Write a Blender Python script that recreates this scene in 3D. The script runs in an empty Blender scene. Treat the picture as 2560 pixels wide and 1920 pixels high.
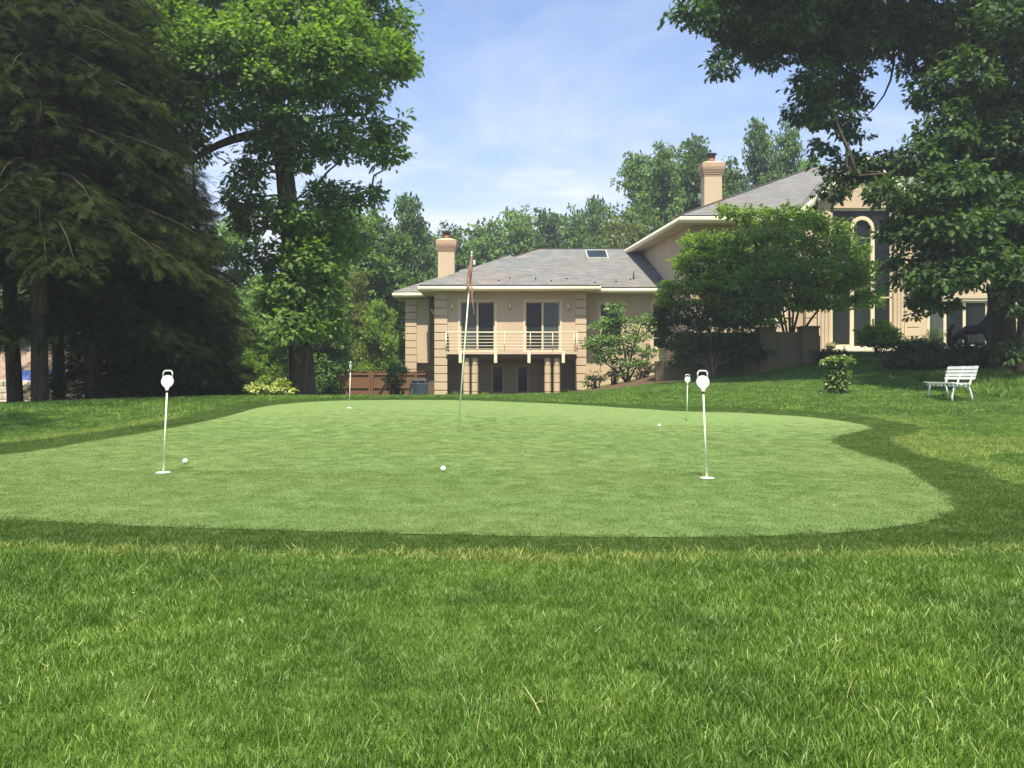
import bpy, math, random
import numpy as np
from mathutils import Vector, geometry

# ------------------------------------------------------------------ camera, sky, sun, exposure
S = bpy.context.scene
COL = S.collection
F, HX, HY, CZ = 2070.0, 1280.0, 940.0, 0.76
cam_d = bpy.data.cameras.new("camera")
cam_d.sensor_width = 36.0
cam_d.lens = 36.0 * F / 2560.0
cam_d.shift_y = -20.0 / 2560.0
cam_d.clip_start = 0.05
cam_d.clip_end = 3000.0
cam = bpy.data.objects.new("camera", cam_d)
cam.location = (0, 0, CZ)
cam.rotation_euler = (math.radians(90), 0, 0)
COL.objects.link(cam)
S.camera = cam

SUN_EL = math.radians(65.5)
SUN_AZ = math.radians(4.0)         # shadows fall almost straight away from the camera
sun_d = bpy.data.lights.new("sun", 'SUN')
sun_d.energy = 5.0
sun_d.angle = math.radians(0.53)
sun_d.color = (1.0, 0.92, 0.76)
sun = bpy.data.objects.new("sun", sun_d)
sdir = Vector((math.sin(SUN_AZ) * math.cos(SUN_EL), math.cos(SUN_AZ) * math.cos(SUN_EL), -math.sin(SUN_EL)))
sun.rotation_euler = sdir.to_track_quat('-Z', 'Y').to_euler()
COL.objects.link(sun)

world = bpy.data.worlds.new("World")
S.world = world
world.use_nodes = True
wn, wl = world.node_tree.nodes, world.node_tree.links
wn.clear()
w_out = wn.new("ShaderNodeOutputWorld")
w_bg = wn.new("ShaderNodeBackground")
w_bg.inputs[1].default_value = 0.09
w_sky = wn.new("ShaderNodeTexSky")
w_sky.sky_type = 'NISHITA'
w_sky.sun_disc = False
w_sky.sun_elevation = SUN_EL
w_sky.sun_rotation = math.radians(180.0) + SUN_AZ
w_sky.air_density = 1.25
w_sky.dust_density = 0.8
w_sky.ozone_density = 2.2
w_tc = wn.new("ShaderNodeTexCoord")
w_sep = wn.new("ShaderNodeSeparateXYZ")
wl.new(w_tc.outputs["Generated"], w_sep.inputs[0])
def wmath(op, a, b=None, c=None):
    n = wn.new("ShaderNodeMath"); n.operation = op
    for i, v in enumerate((a, b, c)):
        if v is None: continue
        if isinstance(v, (int, float)): n.inputs[i].default_value = v
        else: wl.new(v, n.inputs[i])
    return n.outputs[0]
zc = wmath('MAXIMUM', w_sep.outputs[2], 0.0)
den = wmath('ADD', zc, 0.10)
cmb = wn.new("ShaderNodeCombineXYZ")
wl.new(wmath('DIVIDE', w_sep.outputs[0], den), cmb.inputs[0])
wl.new(wmath('DIVIDE', w_sep.outputs[1], den), cmb.inputs[1])
cmb.inputs[2].default_value = 0.0
w_map = wn.new("ShaderNodeMapping")
w_map.inputs["Location"].default_value = (0.7, 1.3, 0)
w_map.inputs["Rotation"].default_value = (0, 0, 0.5)
w_map.inputs["Scale"].default_value = (0.8, 0.75, 1.0)
wl.new(cmb.outputs[0], w_map.inputs[0])
w_no = wn.new("ShaderNodeTexNoise")
w_no.inputs["Scale"].default_value = 1.1
w_no.inputs["Detail"].default_value = 7
w_no.inputs["Roughness"].default_value = 0.64
w_no.inputs["Distortion"].default_value = 0.35
wl.new(w_map.outputs[0], w_no.inputs["Vector"])
w_mr = wn.new("ShaderNodeMapRange")
w_mr.interpolation_type = 'SMOOTHSTEP'
w_mr.inputs[1].default_value = 0.40
w_mr.inputs[2].default_value = 0.74
w_mr.inputs[3].default_value = 0.0
w_mr.inputs[4].default_value = 0.85
wl.new(w_no.outputs[0], w_mr.inputs[0])
hz = wn.new("ShaderNodeMapRange")          # thin veil that thickens towards the horizon
hz.interpolation_type = 'SMOOTHSTEP'
hz.inputs[1].default_value = 0.42
hz.inputs[2].default_value = 0.10
hz.inputs[3].default_value = 0.06
hz.inputs[4].default_value = 0.85
wl.new(zc, hz.inputs[0])
low = wmath('ADD', wmath('MULTIPLY', hz.outputs[0], 0.42), wmath('MULTIPLY', w_mr.outputs[0], wmath('ADD', hz.outputs[0], 0.30)))
fac = wmath('MINIMUM', low, 0.9)
w_mix = wn.new("ShaderNodeMix"); w_mix.data_type = 'RGBA'
w_mix.inputs[7].default_value = (6.3, 6.5, 7.5, 1)
wl.new(fac, w_mix.inputs[0])
w_tint = wn.new("ShaderNodeMix"); w_tint.data_type = 'RGBA'; w_tint.blend_type = 'MULTIPLY'
w_tint.inputs[0].default_value = 1.0
w_tint.inputs[7].default_value = (0.99, 1.06, 1.24, 1)
wl.new(w_sky.outputs[0], w_tint.inputs[6])
wl.new(w_tint.outputs[2], w_mix.inputs[6])
wl.new(w_mix.outputs[2], w_bg.inputs[0])
wl.new(w_bg.outputs[0], w_out.inputs[0])

S.view_settings.view_transform = 'Standard'
S.view_settings.look = 'None'
S.view_settings.exposure = 0.93
S.view_settings.gamma = 1.0
S.view_settings.use_curve_mapping = False
S.render.engine = 'CYCLES'
S.cycles.max_bounces = 7
S.cycles.diffuse_bounces = 3
S.cycles.transmission_bounces = 4
S.cycles.transparent_max_bounces = 6

# ------------------------------------------------------------------ helpers
RNG = np.random.default_rng(11)
random.seed(5)
DK = 2560.0 / 2212.0

def U(px, py, Y):
    """a point at distance Y that the photograph shows at pixel px, py"""
    return ((px - HX) * Y / F, Y, CZ + (HY - py) * Y / F)
def X(px, Y): return (px - HX) * Y / F
def Z(py, Y): return CZ + (HY - py) * Y / F

def tag(o, label=None, cat=None, group=None, kind=None):
    if label: o["label"] = label
    if cat: o["category"] = cat
    if group: o["group"] = group
    if kind: o["kind"] = kind
    return o
def empty(name, loc, label, cat, group=None, rz=0.0):
    o = bpy.data.objects.new(name, None)
    o.location = loc; o.rotation_euler = (0, 0, rz)
    o.empty_display_size = 0.2
    COL.objects.link(o)
    return tag(o, label, cat, group)
def link(name, me, parent=None, mat=None, world_coords=True):
    o = bpy.data.objects.new(name, me)
    COL.objects.link(o)
    if mat is not None and len(me.materials) == 0: me.materials.append(mat)
    if parent is not None:
        o.parent = parent
        if world_coords:
            root = parent; off = Vector((0, 0, 0)); chain = []
            while root is not None:
                chain.append(root); root = root.parent
            # parents are only translated/rotated at top level
            M = chain[-1].matrix_basis.copy()
            for c in reversed(chain[:-1]): M = M @ c.matrix_parent_inverse @ c.matrix_basis
            o.matrix_parent_inverse = M.inverted()
    return o
def copy_tree(o, parent=None):
    c = o.copy(); COL.objects.link(c)
    if parent is not None: c.parent = parent
    for ch in o.children: copy_tree(ch, c)
    return c

class MB:
    def __init__(s): s.v = []; s.f = []; s.sm = []
    def add(s, vs, fs, smooth=False):
        b = len(s.v); s.v.extend([tuple(p) for p in vs])
        for f in fs: s.f.append(tuple(b + i for i in f)); s.sm.append(smooth)
        return s
    def box(s, x0, x1, y0, y1, z0, z1):
        vs = [(x, y, z) for x in (x0, x1) for y in (y0, y1) for z in (z0, z1)]
        return s.add(vs, [(0, 1, 3, 2), (4, 6, 7, 5), (0, 4, 5, 1), (2, 3, 7, 6), (0, 2, 6, 4), (1, 5, 7, 3)])
    def prism(s, poly, z0, z1):
        n = len(poly)
        vs = [(p[0], p[1], z0) for p in poly] + [(p[0], p[1], z1) for p in poly]
        fs = [tuple(range(n))[::-1], tuple(range(n, 2 * n))] + [(i, (i + 1) % n, n + (i + 1) % n, n + i) for i in range(n)]
        return s.add(vs, fs)
    def extrude(s, prof, p0, p1, updir=(0, 0, 1), smooth=False):
        """profile (u,w) swept from p0 to p1; u = sideways (right of travel), w = up"""
        p0, p1 = Vector(p0), Vector(p1)
        d = (p1 - p0).normalized(); up = Vector(updir); sd = d.cross(up).normalized(); up = sd.cross(d).normalized()
        n = len(prof)
        vs = [p0 + sd * u + up * w for u, w in prof] + [p1 + sd * u + up * w for u, w in prof]
        fs = [tuple(range(n)), tuple(range(n, 2 * n))[::-1]] + [(i, n + i, n + (i + 1) % n, (i + 1) % n) for i in range(n)]
        return s.add(vs, fs, smooth)
    def bar(s, p0, p1, w, h=None):
        h = h or w
        return s.extrude([(-w / 2, -h / 2), (w / 2, -h / 2), (w / 2, h / 2), (-w / 2, h / 2)], p0, p1, (0, 0, 1) if abs((Vector(p1) - Vector(p0)).normalized().z) < 0.95 else (0, 1, 0))
    def tube(s, pts, rad, n=8, cap=True, smooth=True):
        pts = [Vector(p) for p in pts]
        b = len(s.v); prev = None
        for i, p in enumerate(pts):
            a = pts[max(i - 1, 0)]; c = pts[min(i + 1, len(pts) - 1)]
            d = (c - a).normalized()
            if prev is None:
                ref = Vector((1, 0, 0)) if abs(d.x) < 0.8 else Vector((0, 1, 0))
                u = d.cross(ref).normalized()
            else:
                u = (prev - d * prev.dot(d)).normalized()
            prev = u; w = d.cross(u)
            r = rad[i] if hasattr(rad, '__len__') else rad
            for k in range(n):
                t = 2 * math.pi * k / n
                s.v.append(tuple(p + u * (r * math.cos(t)) + w * (r * math.sin(t))))
        for i in range(len(pts) - 1):
            for k in range(n):
                a0 = b + i * n + k; a1 = b + i * n + (k + 1) % n
                s.f.append((a0, a1, a1 + n, a0 + n)); s.sm.append(smooth)
        if cap:
            s.f.append(tuple(b + k for k in range(n))[::-1]); s.sm.append(False)
            e = b + (len(pts) - 1) * n
            s.f.append(tuple(e + k for k in range(n))); s.sm.append(False)
        return s
    def lathe(s, prof, c, n=16, smooth=True):
        b = len(s.v)
        for r, z in prof:
            for k in range(n):
                t = 2 * math.pi * k / n
                s.v.append((c[0] + r * math.cos(t), c[1] + r * math.sin(t), c[2] + z))
        for i in range(len(prof) - 1):
            for k in range(n):
                a0 = b + i * n + k; a1 = b + i * n + (k + 1) % n
                s.f.append((a0, a1, a1 + n, a0 + n)); s.sm.append(smooth)
        s.f.append(tuple(b + k for k in range(n))[::-1]); s.sm.append(False)
        e = b + (len(prof) - 1) * n
        s.f.append(tuple(e + k for k in range(n))); s.sm.append(False)
        return s
    def mesh(s, name, mat=None):
        me = bpy.data.meshes.new(name)
        me.from_pydata(s.v, [], s.f)
        me.polygons.foreach_set("use_smooth", s.sm)
        if mat: me.materials.append(mat)
        me.update()
        return me
    def build(s, name, mat, parent=None):
        return link(name, s.mesh(name, mat), parent)

def bevel(o, w=0.01, seg=2):
    m = o.modifiers.new("bevel", 'BEVEL'); m.width = w; m.segments = seg; m.limit_method = 'ANGLE'
    return o

# ------------------------------------------------------------------ materials
def newmat(name):
    m = bpy.data.materials.new(name); m.use_nodes = True
    nt = m.node_tree; nt.nodes.clear()
    out = nt.nodes.new("ShaderNodeOutputMaterial")
    return m, nt, out
def noise(nt, vec, scale, detail=4, rough=0.55, dist=0.0):
    n = nt.nodes.new("ShaderNodeTexNoise")
    n.inputs["Scale"].default_value = scale; n.inputs["Detail"].default_value = detail
    n.inputs["Roughness"].default_value = rough; n.inputs["Distortion"].default_value = dist
    nt.links.new(vec, n.inputs["Vector"])
    return n.outputs[0]
def ramp(nt, fac, stops):
    r = nt.nodes.new("ShaderNodeValToRGB")
    e = r.color_ramp.elements
    while len(e) > 1: e.remove(e[-1])
    e[0].position = stops[0][0]; e[0].color = (*stops[0][1], 1)
    for p, c in stops[1:]:
        x = e.new(p); x.color = (*c, 1)
    nt.links.new(fac, r.inputs[0])
    return r.outputs[0]
def mixc(nt, fac, a, b, mode='MIX'):
    n = nt.nodes.new("ShaderNodeMix"); n.data_type = 'RGBA'; n.blend_type = mode
    for s_, v in ((0, fac), (6, a), (7, b)):
        if isinstance(v, (int, float)): n.inputs[s_].default_value = v
        elif isinstance(v, tuple): n.inputs[s_].default_value = (*v, 1)
        else: nt.links.new(v, n.inputs[s_])
    return n.outputs[2]
def pos(nt):
    g = nt.nodes.new("ShaderNodeNewGeometry"); return g.outputs["Position"]
def mapping(nt, vec, scale=(1, 1, 1), rot=(0, 0, 0)):
    m = nt.nodes.new("ShaderNodeMapping"); m.inputs["Scale"].default_value = scale; m.inputs["Rotation"].default_value = rot
    nt.links.new(vec, m.inputs[0]); return m.outputs[0]
def bump(nt, h, strength, dist):
    b = nt.nodes.new("ShaderNodeBump"); b.inputs["Strength"].default_value = strength; b.inputs["Distance"].default_value = dist
    nt.links.new(h, b.inputs["Height"]); return b.outputs[0]
def pbsdf(nt, out, col, rough=0.8, spec=0.3, nrm=None, metal=0.0):
    p = nt.nodes.new("ShaderNodeBsdfPrincipled")
    if isinstance(col, tuple): p.inputs["Base Color"].default_value = (*col, 1)
    else: nt.links.new(col, p.inputs["Base Color"])
    if isinstance(rough, (int, float)): p.inputs["Roughness"].default_value = rough
    else: nt.links.new(rough, p.inputs["Roughness"])
    p.inputs["Specular IOR Level"].default_value = spec
    p.inputs["Metallic"].default_value = metal
    if nrm is not None: nt.links.new(nrm, p.inputs["Normal"])
    nt.links.new(p.outputs[0], out.inputs[0])
    return p
def surf(name, c0, c1, scale=3.0, rough=0.8, spec=0.3, bscale=None, bstr=0.3, bdist=0.01, metal=0.0, stretch=(1, 1, 1)):
    m, nt, out = newmat(name)
    v = mapping(nt, pos(nt), stretch)
    n1 = noise(nt, v, scale, 5, 0.6)
    col = ramp(nt, n1, [(0.3, c0), (0.7, c1)])
    nrm = None
    if bscale: nrm = bump(nt, noise(nt, v, bscale, 4, 0.6), bstr, bdist)
    pbsdf(nt, out, col, rough, spec, nrm, metal)
    return m
def leafmat(name, dark, light, trans=0.3, rough=0.5, spec=0.25, tcol=None):
    m, nt, out = newmat(name)
    a = nt.nodes.new("ShaderNodeAttribute"); a.attribute_name = "tint"
    oi = nt.nodes.new("ShaderNodeObjectInfo")
    n1 = noise(nt, pos(nt), 0.7, 3)
    orr = nt.nodes.new("ShaderNodeMath"); orr.operation = 'MULTIPLY_ADD'; nt.links.new(oi.outputs["Random"], orr.inputs[0]); orr.inputs[1].default_value = .36; nt.links.new(a.outputs["Fac"], orr.inputs[2])
    add = nt.nodes.new("ShaderNodeMath"); add.operation = 'MULTIPLY_ADD'
    nt.links.new(n1, add.inputs[0]); add.inputs[1].default_value = 0.5; nt.links.new(orr.outputs[0], add.inputs[2])
    sub = nt.nodes.new("ShaderNodeMath"); sub.operation = 'SUBTRACT'; nt.links.new(add.outputs[0], sub.inputs[0]); sub.inputs[1].default_value = 0.43
    col = ramp(nt, sub.outputs[0], [(0.15, dark), (0.85, light)])
    p = nt.nodes.new("ShaderNodeBsdfPrincipled")
    nt.links.new(col, p.inputs["Base Color"]); p.inputs["Roughness"].default_value = rough
    p.inputs["Specular IOR Level"].default_value = spec
    t = nt.nodes.new("ShaderNodeBsdfTranslucent")
    nt.links.new(mixc(nt, 1.0, col, tcol or (1.5, 1.7, 0.6), 'MULTIPLY'), t.inputs[0])
    mx = nt.nodes.new("ShaderNodeMixShader"); mx.inputs[0].default_value = trans
    nt.links.new(p.outputs[0], mx.inputs[1]); nt.links.new(t.outputs[0], mx.inputs[2])
    nt.links.new(mx.outputs[0], out.inputs[0])
    return m

M = {}
def stucco(name, c, var=0.04, bs=60):
    m, nt, out = newmat(name)
    n1 = noise(nt, mapping(nt, pos(nt), (1, 1, 0.5)), 0.9, 5, 0.6)
    lo = tuple(x * (1 - 2.4 * var) for x in c); hi = tuple(min(1, x * (1 + 1.5 * var)) for x in c)
    col = ramp(nt, n1, [(0.3, lo), (0.7, hi)])
    pbsdf(nt, out, col, 0.9, 0.15, bump(nt, noise(nt, pos(nt), bs, 3, 0.7), 0.35, 0.008))
    return m
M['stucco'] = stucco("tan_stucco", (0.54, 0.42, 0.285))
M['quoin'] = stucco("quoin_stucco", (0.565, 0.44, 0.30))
M['shade_stucco'] = stucco("shaded_wall_stucco", (0.15, 0.13, 0.07), 0.08)  # darker copy of the tan stucco; the garden wall's shade is put into the colour
M['cream'] = surf("cream_paint", (0.74, 0.66, 0.45), (0.82, 0.74, 0.53), 1.5, 0.55, 0.3)
M['trim'] = surf("window_trim_paint", (0.66, 0.55, 0.38), (0.74, 0.62, 0.43), 2, 0.6, 0.3)
M['soffit'] = surf("soffit_paint", (0.52, 0.42, 0.30), (0.58, 0.47, 0.33), 2, 0.8, 0.2)
M['cwood'] = surf("fence_wood", (0.13, 0.062, 0.032), (0.22, 0.115, 0.062), 6, 0.85, 0.2, 40, 0.4, 0.01, 0, (6, 6, 1))
M['dwood'] = surf("dark_joist_wood", (0.10, 0.075, 0.05), (0.17, 0.12, 0.08), 6, 0.85, 0.2)
M['bark'] = None
m, nt, out = newmat("bark")
v = mapping(nt, pos(nt), (9, 9, 1.6))
n1 = noise(nt, v, 1.2, 8, 0.7, 0.6); n2 = noise(nt, pos(nt), 1.3, 3)
col = mixc(nt, n2, ramp(nt, n1, [(0.3, (0.022, 0.017, 0.011)), (0.7, (0.115, 0.085, 0.055))]), ramp(nt, n1, [(0.3, (0.02, 0.022, 0.014)), (0.7, (0.10, 0.10, 0.06))]))
pbsdf(nt, out, col, 0.95, 0.1, bump(nt, n1, 1.0, 0.05))
M['bark'] = m
m, nt, out = newmat("window_glass")
n1 = noise(nt, mapping(nt, pos(nt), (1.2, 1, 0.4)), 0.8, 2)
pbsdf(nt, out, ramp(nt, n1, [(0.35, (0.008, 0.012, 0.011)), (0.7, (0.022, 0.028, 0.025))]), 0.04, 0.16)
M['glass'] = m
m, nt, out = newmat("curtained_glass")
v = mapping(nt, pos(nt), (26, 1, 0.3))
pbsdf(nt, out, ramp(nt, noise(nt, v, 1.0, 2), [(0.3, (0.035, 0.045, 0.043)), (0.7, (0.085, 0.098, 0.085))]), 0.05, 0.28)
M['curtain'] = m
M['white'] = surf("white_plastic", (0.78, 0.78, 0.70), (0.84, 0.84, 0.77), 8, 0.4, 0.4)
M['whitewood'] = surf("bench_paint", (0.56, 0.58, 0.54), (0.72, 0.74, 0.70), 9, 0.5, 0.4)
M['pole'] = surf("fibreglass_pole", (0.72, 0.74, 0.52), (0.78, 0.80, 0.60), 5, 0.4, 0.4)
M['black'] = surf("black_rubber", (0.015, 0.015, 0.015), (0.03, 0.03, 0.028), 8, 0.6, 0.3)
M['blackm'] = surf("black_metal", (0.012, 0.016, 0.018), (0.028, 0.032, 0.034), 8, 0.5, 0.4)
M['clay'] = surf("clay_flue", (0.42, 0.14, 0.07), (0.52, 0.19, 0.10), 6, 0.8, 0.2)
M['greymetal'] = surf("grey_painted_metal", (0.26, 0.29, 0.24), (0.36, 0.39, 0.33), 4, 0.5, 0.4)
M['palemetal'] = surf("pale_grey_lid_metal", (0.42, 0.46, 0.40), (0.52, 0.56, 0.48), 4, 0.45, 0.4)
M['bronze'] = surf("dark_bronze", (0.022, 0.014, 0.012), (0.05, 0.03, 0.025), 4, 0.45, 0.4, 30, 0.3, 0.01)
M['stone'] = surf("pale_stone", (0.42, 0.36, 0.26), (0.60, 0.52, 0.40), 3, 0.9, 0.2, 20, 0.6, 0.02)
M['blue'] = surf("blue_tarp", (0.05, 0.10, 0.34), (0.16, 0.24, 0.55), 2.2, 0.5, 0.4, 5, 0.8, 0.05)
M['pinkwall'] = surf("pink_plaster", (0.50, 0.33, 0.25), (0.60, 0.40, 0.30), 2, 0.9, 0.2)
M['soil'] = surf("mulch", (0.055, 0.035, 0.02), (0.17, 0.115, 0.07), 9, 0.95, 0.1, 30, 1.0, 0.04)
M['copper'] = surf("pale_pipe", (0.30, 0.33, 0.28), (0.40, 0.43, 0.36), 4, 0.5, 0.4)
# shingles
m, nt, out = newmat("roof_shingles")
tc = nt.nodes.new("ShaderNodeTexCoord")
br = nt.nodes.new("ShaderNodeTexBrick")
br.offset = 0.5
br.inputs["Scale"].default_value = 1.0
br.inputs["Brick Width"].default_value = 0.33; br.inputs["Row Height"].default_value = 0.145
br.inputs["Mortar Size"].default_value = 0.008; br.inputs["Mortar Smooth"].default_value = 0.5
br.inputs["Color1"].default_value = (0.140, 0.142, 0.140, 1); br.inputs["Color2"].default_value = (0.190, 0.186, 0.178, 1)
br.inputs["Mortar"].default_value = (0.085, 0.08, 0.078, 1)
nt.links.new(tc.outputs["UV"], br.inputs["Vector"])
n1 = noise(nt, mapping(nt, tc.outputs["UV"], (0.8, 5.0, 1)), 1.1, 6, 0.65, 0.3)
n2 = noise(nt, mapping(nt, tc.outputs["UV"], (0.35, 0.35, 1)), 1.0, 3)
c1 = mixc(nt, 1.0, br.outputs[0], ramp(nt, n1, [(0.25, (0.66, 0.68, 0.72)), (0.5, (1.0, 1.0, 1.0)), (0.75, (1.38, 1.30, 1.20))]), 'MULTIPLY')
c2 = mixc(nt, 1.0, c1, ramp(nt, n2, [(0.35, (0.92, 0.98, 0.98)), (0.65, (1.06, 1.0, 0.96))]), 'MULTIPLY')
pbsdf(nt, out, c2, 0.95, 0.12, bump(nt, br.outputs[0], 0.5, 0.012))
M['shingle'] = m
# brick corbel
M['brick'] = surf("tan_brick", (0.42, 0.27, 0.18), (0.54, 0.38, 0.26), 14, 0.9, 0.15, 30, 0.5, 0.01)
# leaf kinds
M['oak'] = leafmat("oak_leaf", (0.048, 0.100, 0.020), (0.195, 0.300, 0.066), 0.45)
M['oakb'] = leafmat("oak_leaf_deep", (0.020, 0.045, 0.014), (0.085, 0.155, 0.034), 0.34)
M['hem'] = leafmat("hemlock_needles", (0.011, 0.021, 0.007), (0.115, 0.145, 0.038), 0.24, 0.85, 0.05)
M['dog'] = leafmat("dogwood_leaf", (0.070, 0.140, 0.022), (0.28, 0.38, 0.070), 0.42)
M['mag'] = leafmat("magnolia_leaf", (0.044, 0.092, 0.028), (0.18, 0.28, 0.085), 0.32, 0.35, 0.4)
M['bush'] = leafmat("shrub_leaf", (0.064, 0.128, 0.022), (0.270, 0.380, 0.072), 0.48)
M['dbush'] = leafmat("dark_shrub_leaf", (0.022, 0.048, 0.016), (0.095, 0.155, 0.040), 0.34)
M['lbush'] = leafmat("light_shrub_leaf", (0.09, 0.15, 0.025), (0.26, 0.32, 0.07), 0.35)
M['petal'] = leafmat("cream_blossom", (0.40, 0.42, 0.16), (0.72, 0.70, 0.38), 0.3)
M['redpetal'] = leafmat("red_blossom", (0.45, 0.05, 0.03), (0.65, 0.14, 0.10), 0.3, tcol=(1.3, 0.5, 0.4))
M['far'] = leafmat("far_leaf", (0.050, 0.100, 0.030), (0.185, 0.290, 0.080), 0.40)
M['farl'] = leafmat("far_pale_leaf", (0.09, 0.12, 0.05), (0.24, 0.26, 0.12), 0.35)
M['conif'] = leafmat("cedar_leaf", (0.075, 0.092, 0.022), (0.24, 0.25, 0.065), 0.3)
M['ivy'] = leafmat("ivy_leaf", (0.07, 0.13, 0.025), (0.25, 0.34, 0.08), 0.28, 0.4, 0.4)

# ------------------------------------------------------------------ terrain
ctl = []
def c_px(px, py, Y): ctl.append(U(px, py, Y))
def c_w(x, y, z): ctl.append((x, y, z))
for x in (-8, -4, 0, 4, 8):
    for y in (-12, -3, 1.5, 4.2): c_w(x, y, 0.0)
GREEN = [(0,1148,7.9),(231,1105,9.4),(463,1065,11.8),(579,1039,14.0),(640,1022,15.6),(700,1012,16.6),(810,1004,17.2),(1000,1001,17.5),(1200,1003,17.2),
         (1389,1010,16.5),(1620,1024,15.5),(1851,1033,15.0),(2000,1042,14.5),(2083,1051,13.9),(2140,1060,13.3),(2172,1068,12.7),(2174,1074,12.2),(2141,1083,11.5),
         (2095,1094,10.7),(2080,1102,10.1),(2095,1114,9.2),(2164,1140,7.9),(2257,1169,6.96),(2314,1209,5.88),(2366,1238,5.3),(2384,1263,4.88),(2384,1278,4.65),
         (2365,1292,4.47),(2314,1308,4.28),(2199,1326,4.08),(2025,1340,3.93),(1736,1347,3.865),(1273,1344,3.895),(810,1333,4.0),(347,1319,4.15),(0,1302,4.35)]
FR = [(62,1105,9.6),(190,1088,10.7),(298,1074,11.7),(434,1050,13.7),(542,1023,16.2),(600,1010,17.6),(737,1000,18.4),(1000,996,18.7),(1240,998,18.3),(1360,1006,17.7),
      (1620,1016,16.9),(1900,1024,16.2),(2050,1033,15.5),(2201,1050,14.0),(2290,1066,12.9),(2300,1075,12.1),(2231,1096,10.2),(2260,1120,8.7),(2307,1142,7.8),(2442,1169,6.9),(2527,1208,5.87)]
for p in GREEN[1:-1:1]: c_px(*p)
for p in FR[1:13]: c_px(*p)
c_px(873, 1022, 14.0); c_px(1145, 1080, 10.0); c_px(1717, 1055, 14.0); c_px(1648, 1069, 12.1)
c_w(-3.3, 6.4, 0.0); c_w(1.4, 6.0, 0.0); c_w(0, 8, 0.02)
c_px(0, 1024, 16.0); c_px(250, 1010, 17.0); c_px(579, 995, 19.2); c_px(1000, 993, 20.2); c_px(1360, 996, 20)
c_w(-13, 24, -0.15); c_w(-8, 26, -0.1); c_w(-18, 18, 0.0); c_w(-25, 30, -0.5); c_w(-24, 40, -0.7); c_w(-12, 40, -0.7); c_w(-6, 42, -0.75)
c_w(-4, 27, -0.05); c_w(0, 30, -0.15); c_w(-3, 38, -0.32); c_w(1.5, 38.5, -0.22); c_w(3.6, 38, 0.05); c_w(5, 40, 0.42); c_w(7.5, 40, 0.9)
c_px(1512, 977, 25); c_px(1618, 962, 27.5); c_px(1700, 957, 28.2); c_px(1874, 938, 29.6); c_px(2040, 908, 30.0)
c_px(2385, 1005, 20.2); c_px(2093, 985, 21.5); c_px(2560, 1000, 19.5); c_px(1750, 1000, 20); c_px(2250, 1025, 15.5); c_px(2500, 1080, 12)
c_w(14, 26, 1.0); c_w(18, 24, 0.9); c_w(12, 31, 1.5); c_w(9, 33.5, 1.5); c_w(15, 36, 1.74); c_w(21, 36, 1.74); c_w(28, 30, 1.7)
c_w(8, 10, 0.0); c_w(14, 12, 0.05); c_w(22, 18, 0.4); c_w(-14, 10, 0.0); c_w(-22, 12, 0.0)
c_w(0, 60, -0.6); c_w(25, 60, 1.0); c_w(-40, 60, -1.0); c_w(0, 110, 0.5); c_w(-80, 80, 0); c_w(90, 80, 1.5); c_w(60, 0, 0.3); c_w(-60, 0, 0.0); c_w(0, -50, 0.0)
CT = np.array(ctl)
def _phi(r2): return np.where(r2 > 1e-9, 0.5 * r2 * np.log(np.maximum(r2, 1e-12)), 0.0)
_n = len(CT)
_K = _phi(((CT[:, None, :2] - CT[None, :, :2]) ** 2).sum(-1)) + np.eye(_n) * 0.12
_P = np.c_[np.ones(_n), CT[:, :2]]
_A = np.block([[_K, _P], [_P.T, np.zeros((3, 3))]])
_sol = np.linalg.solve(_A, np.r_[CT[:, 2], 0, 0, 0])
def terr(xy):
    xy = np.atleast_2d(np.asarray(xy, float))
    out = np.empty(len(xy))
    for i in range(0, len(xy), 20000):
        q = xy[i:i + 20000]
        d = _phi(((q[:, None, :] - CT[None, :, :2]) ** 2).sum(-1))
        out[i:i + 20000] = d @ _sol[:_n] + _sol[_n] + q @ _sol[_n + 1:]
    r = np.hypot(xy[:, 0], xy[:, 1] - 30)
    t = np.clip((r - 60) / 60, 0, 1); t = t * t * (3 - 2 * t)
    return out * (1 - t) + 0.3 * t
def tz(x, y): return float(terr([(x, y)])[0])

def axis(lo, hi, step, far, n):
    core = np.arange(lo, hi + 1e-6, step)
    g = np.geomspace(step, far, n)
    return np.r_[(lo - np.cumsum(g))[::-1], core, hi + np.cumsum(g)]
xs = axis(-15, 17, 0.4, 170, 22); ys = axis(-3, 33, 0.4, 170, 22)
GX, GY = np.meshgrid(xs, ys)
gz = terr(np.c_[GX.ravel(), GY.ravel()])
def gridmesh(name, GX, GY, gz, mat):
    nx, ny = GX.shape[1], GX.shape[0]
    me = bpy.data.meshes.new(name)
    me.vertices.add(nx * ny); me.vertices.foreach_set("co", np.c_[GX.ravel(), GY.ravel(), gz].ravel())
    i = np.arange(nx - 1)[None, :] + nx * np.arange(ny - 1)[:, None]; i = i.ravel()
    q = np.c_[i, i + 1, i + 1 + nx, i + nx]
    me.loops.add(q.size); me.loops.foreach_set("vertex_index", q.ravel())
    me.polygons.add(len(q)); me.polygons.foreach_set("loop_start", np.arange(0, q.size, 4)); me.polygons.foreach_set("loop_total", np.full(len(q), 4))
    me.polygons.foreach_set("use_smooth", np.ones(len(q), bool))
    me.materials.append(mat); me.update(); me.validate()
    return me
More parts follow.
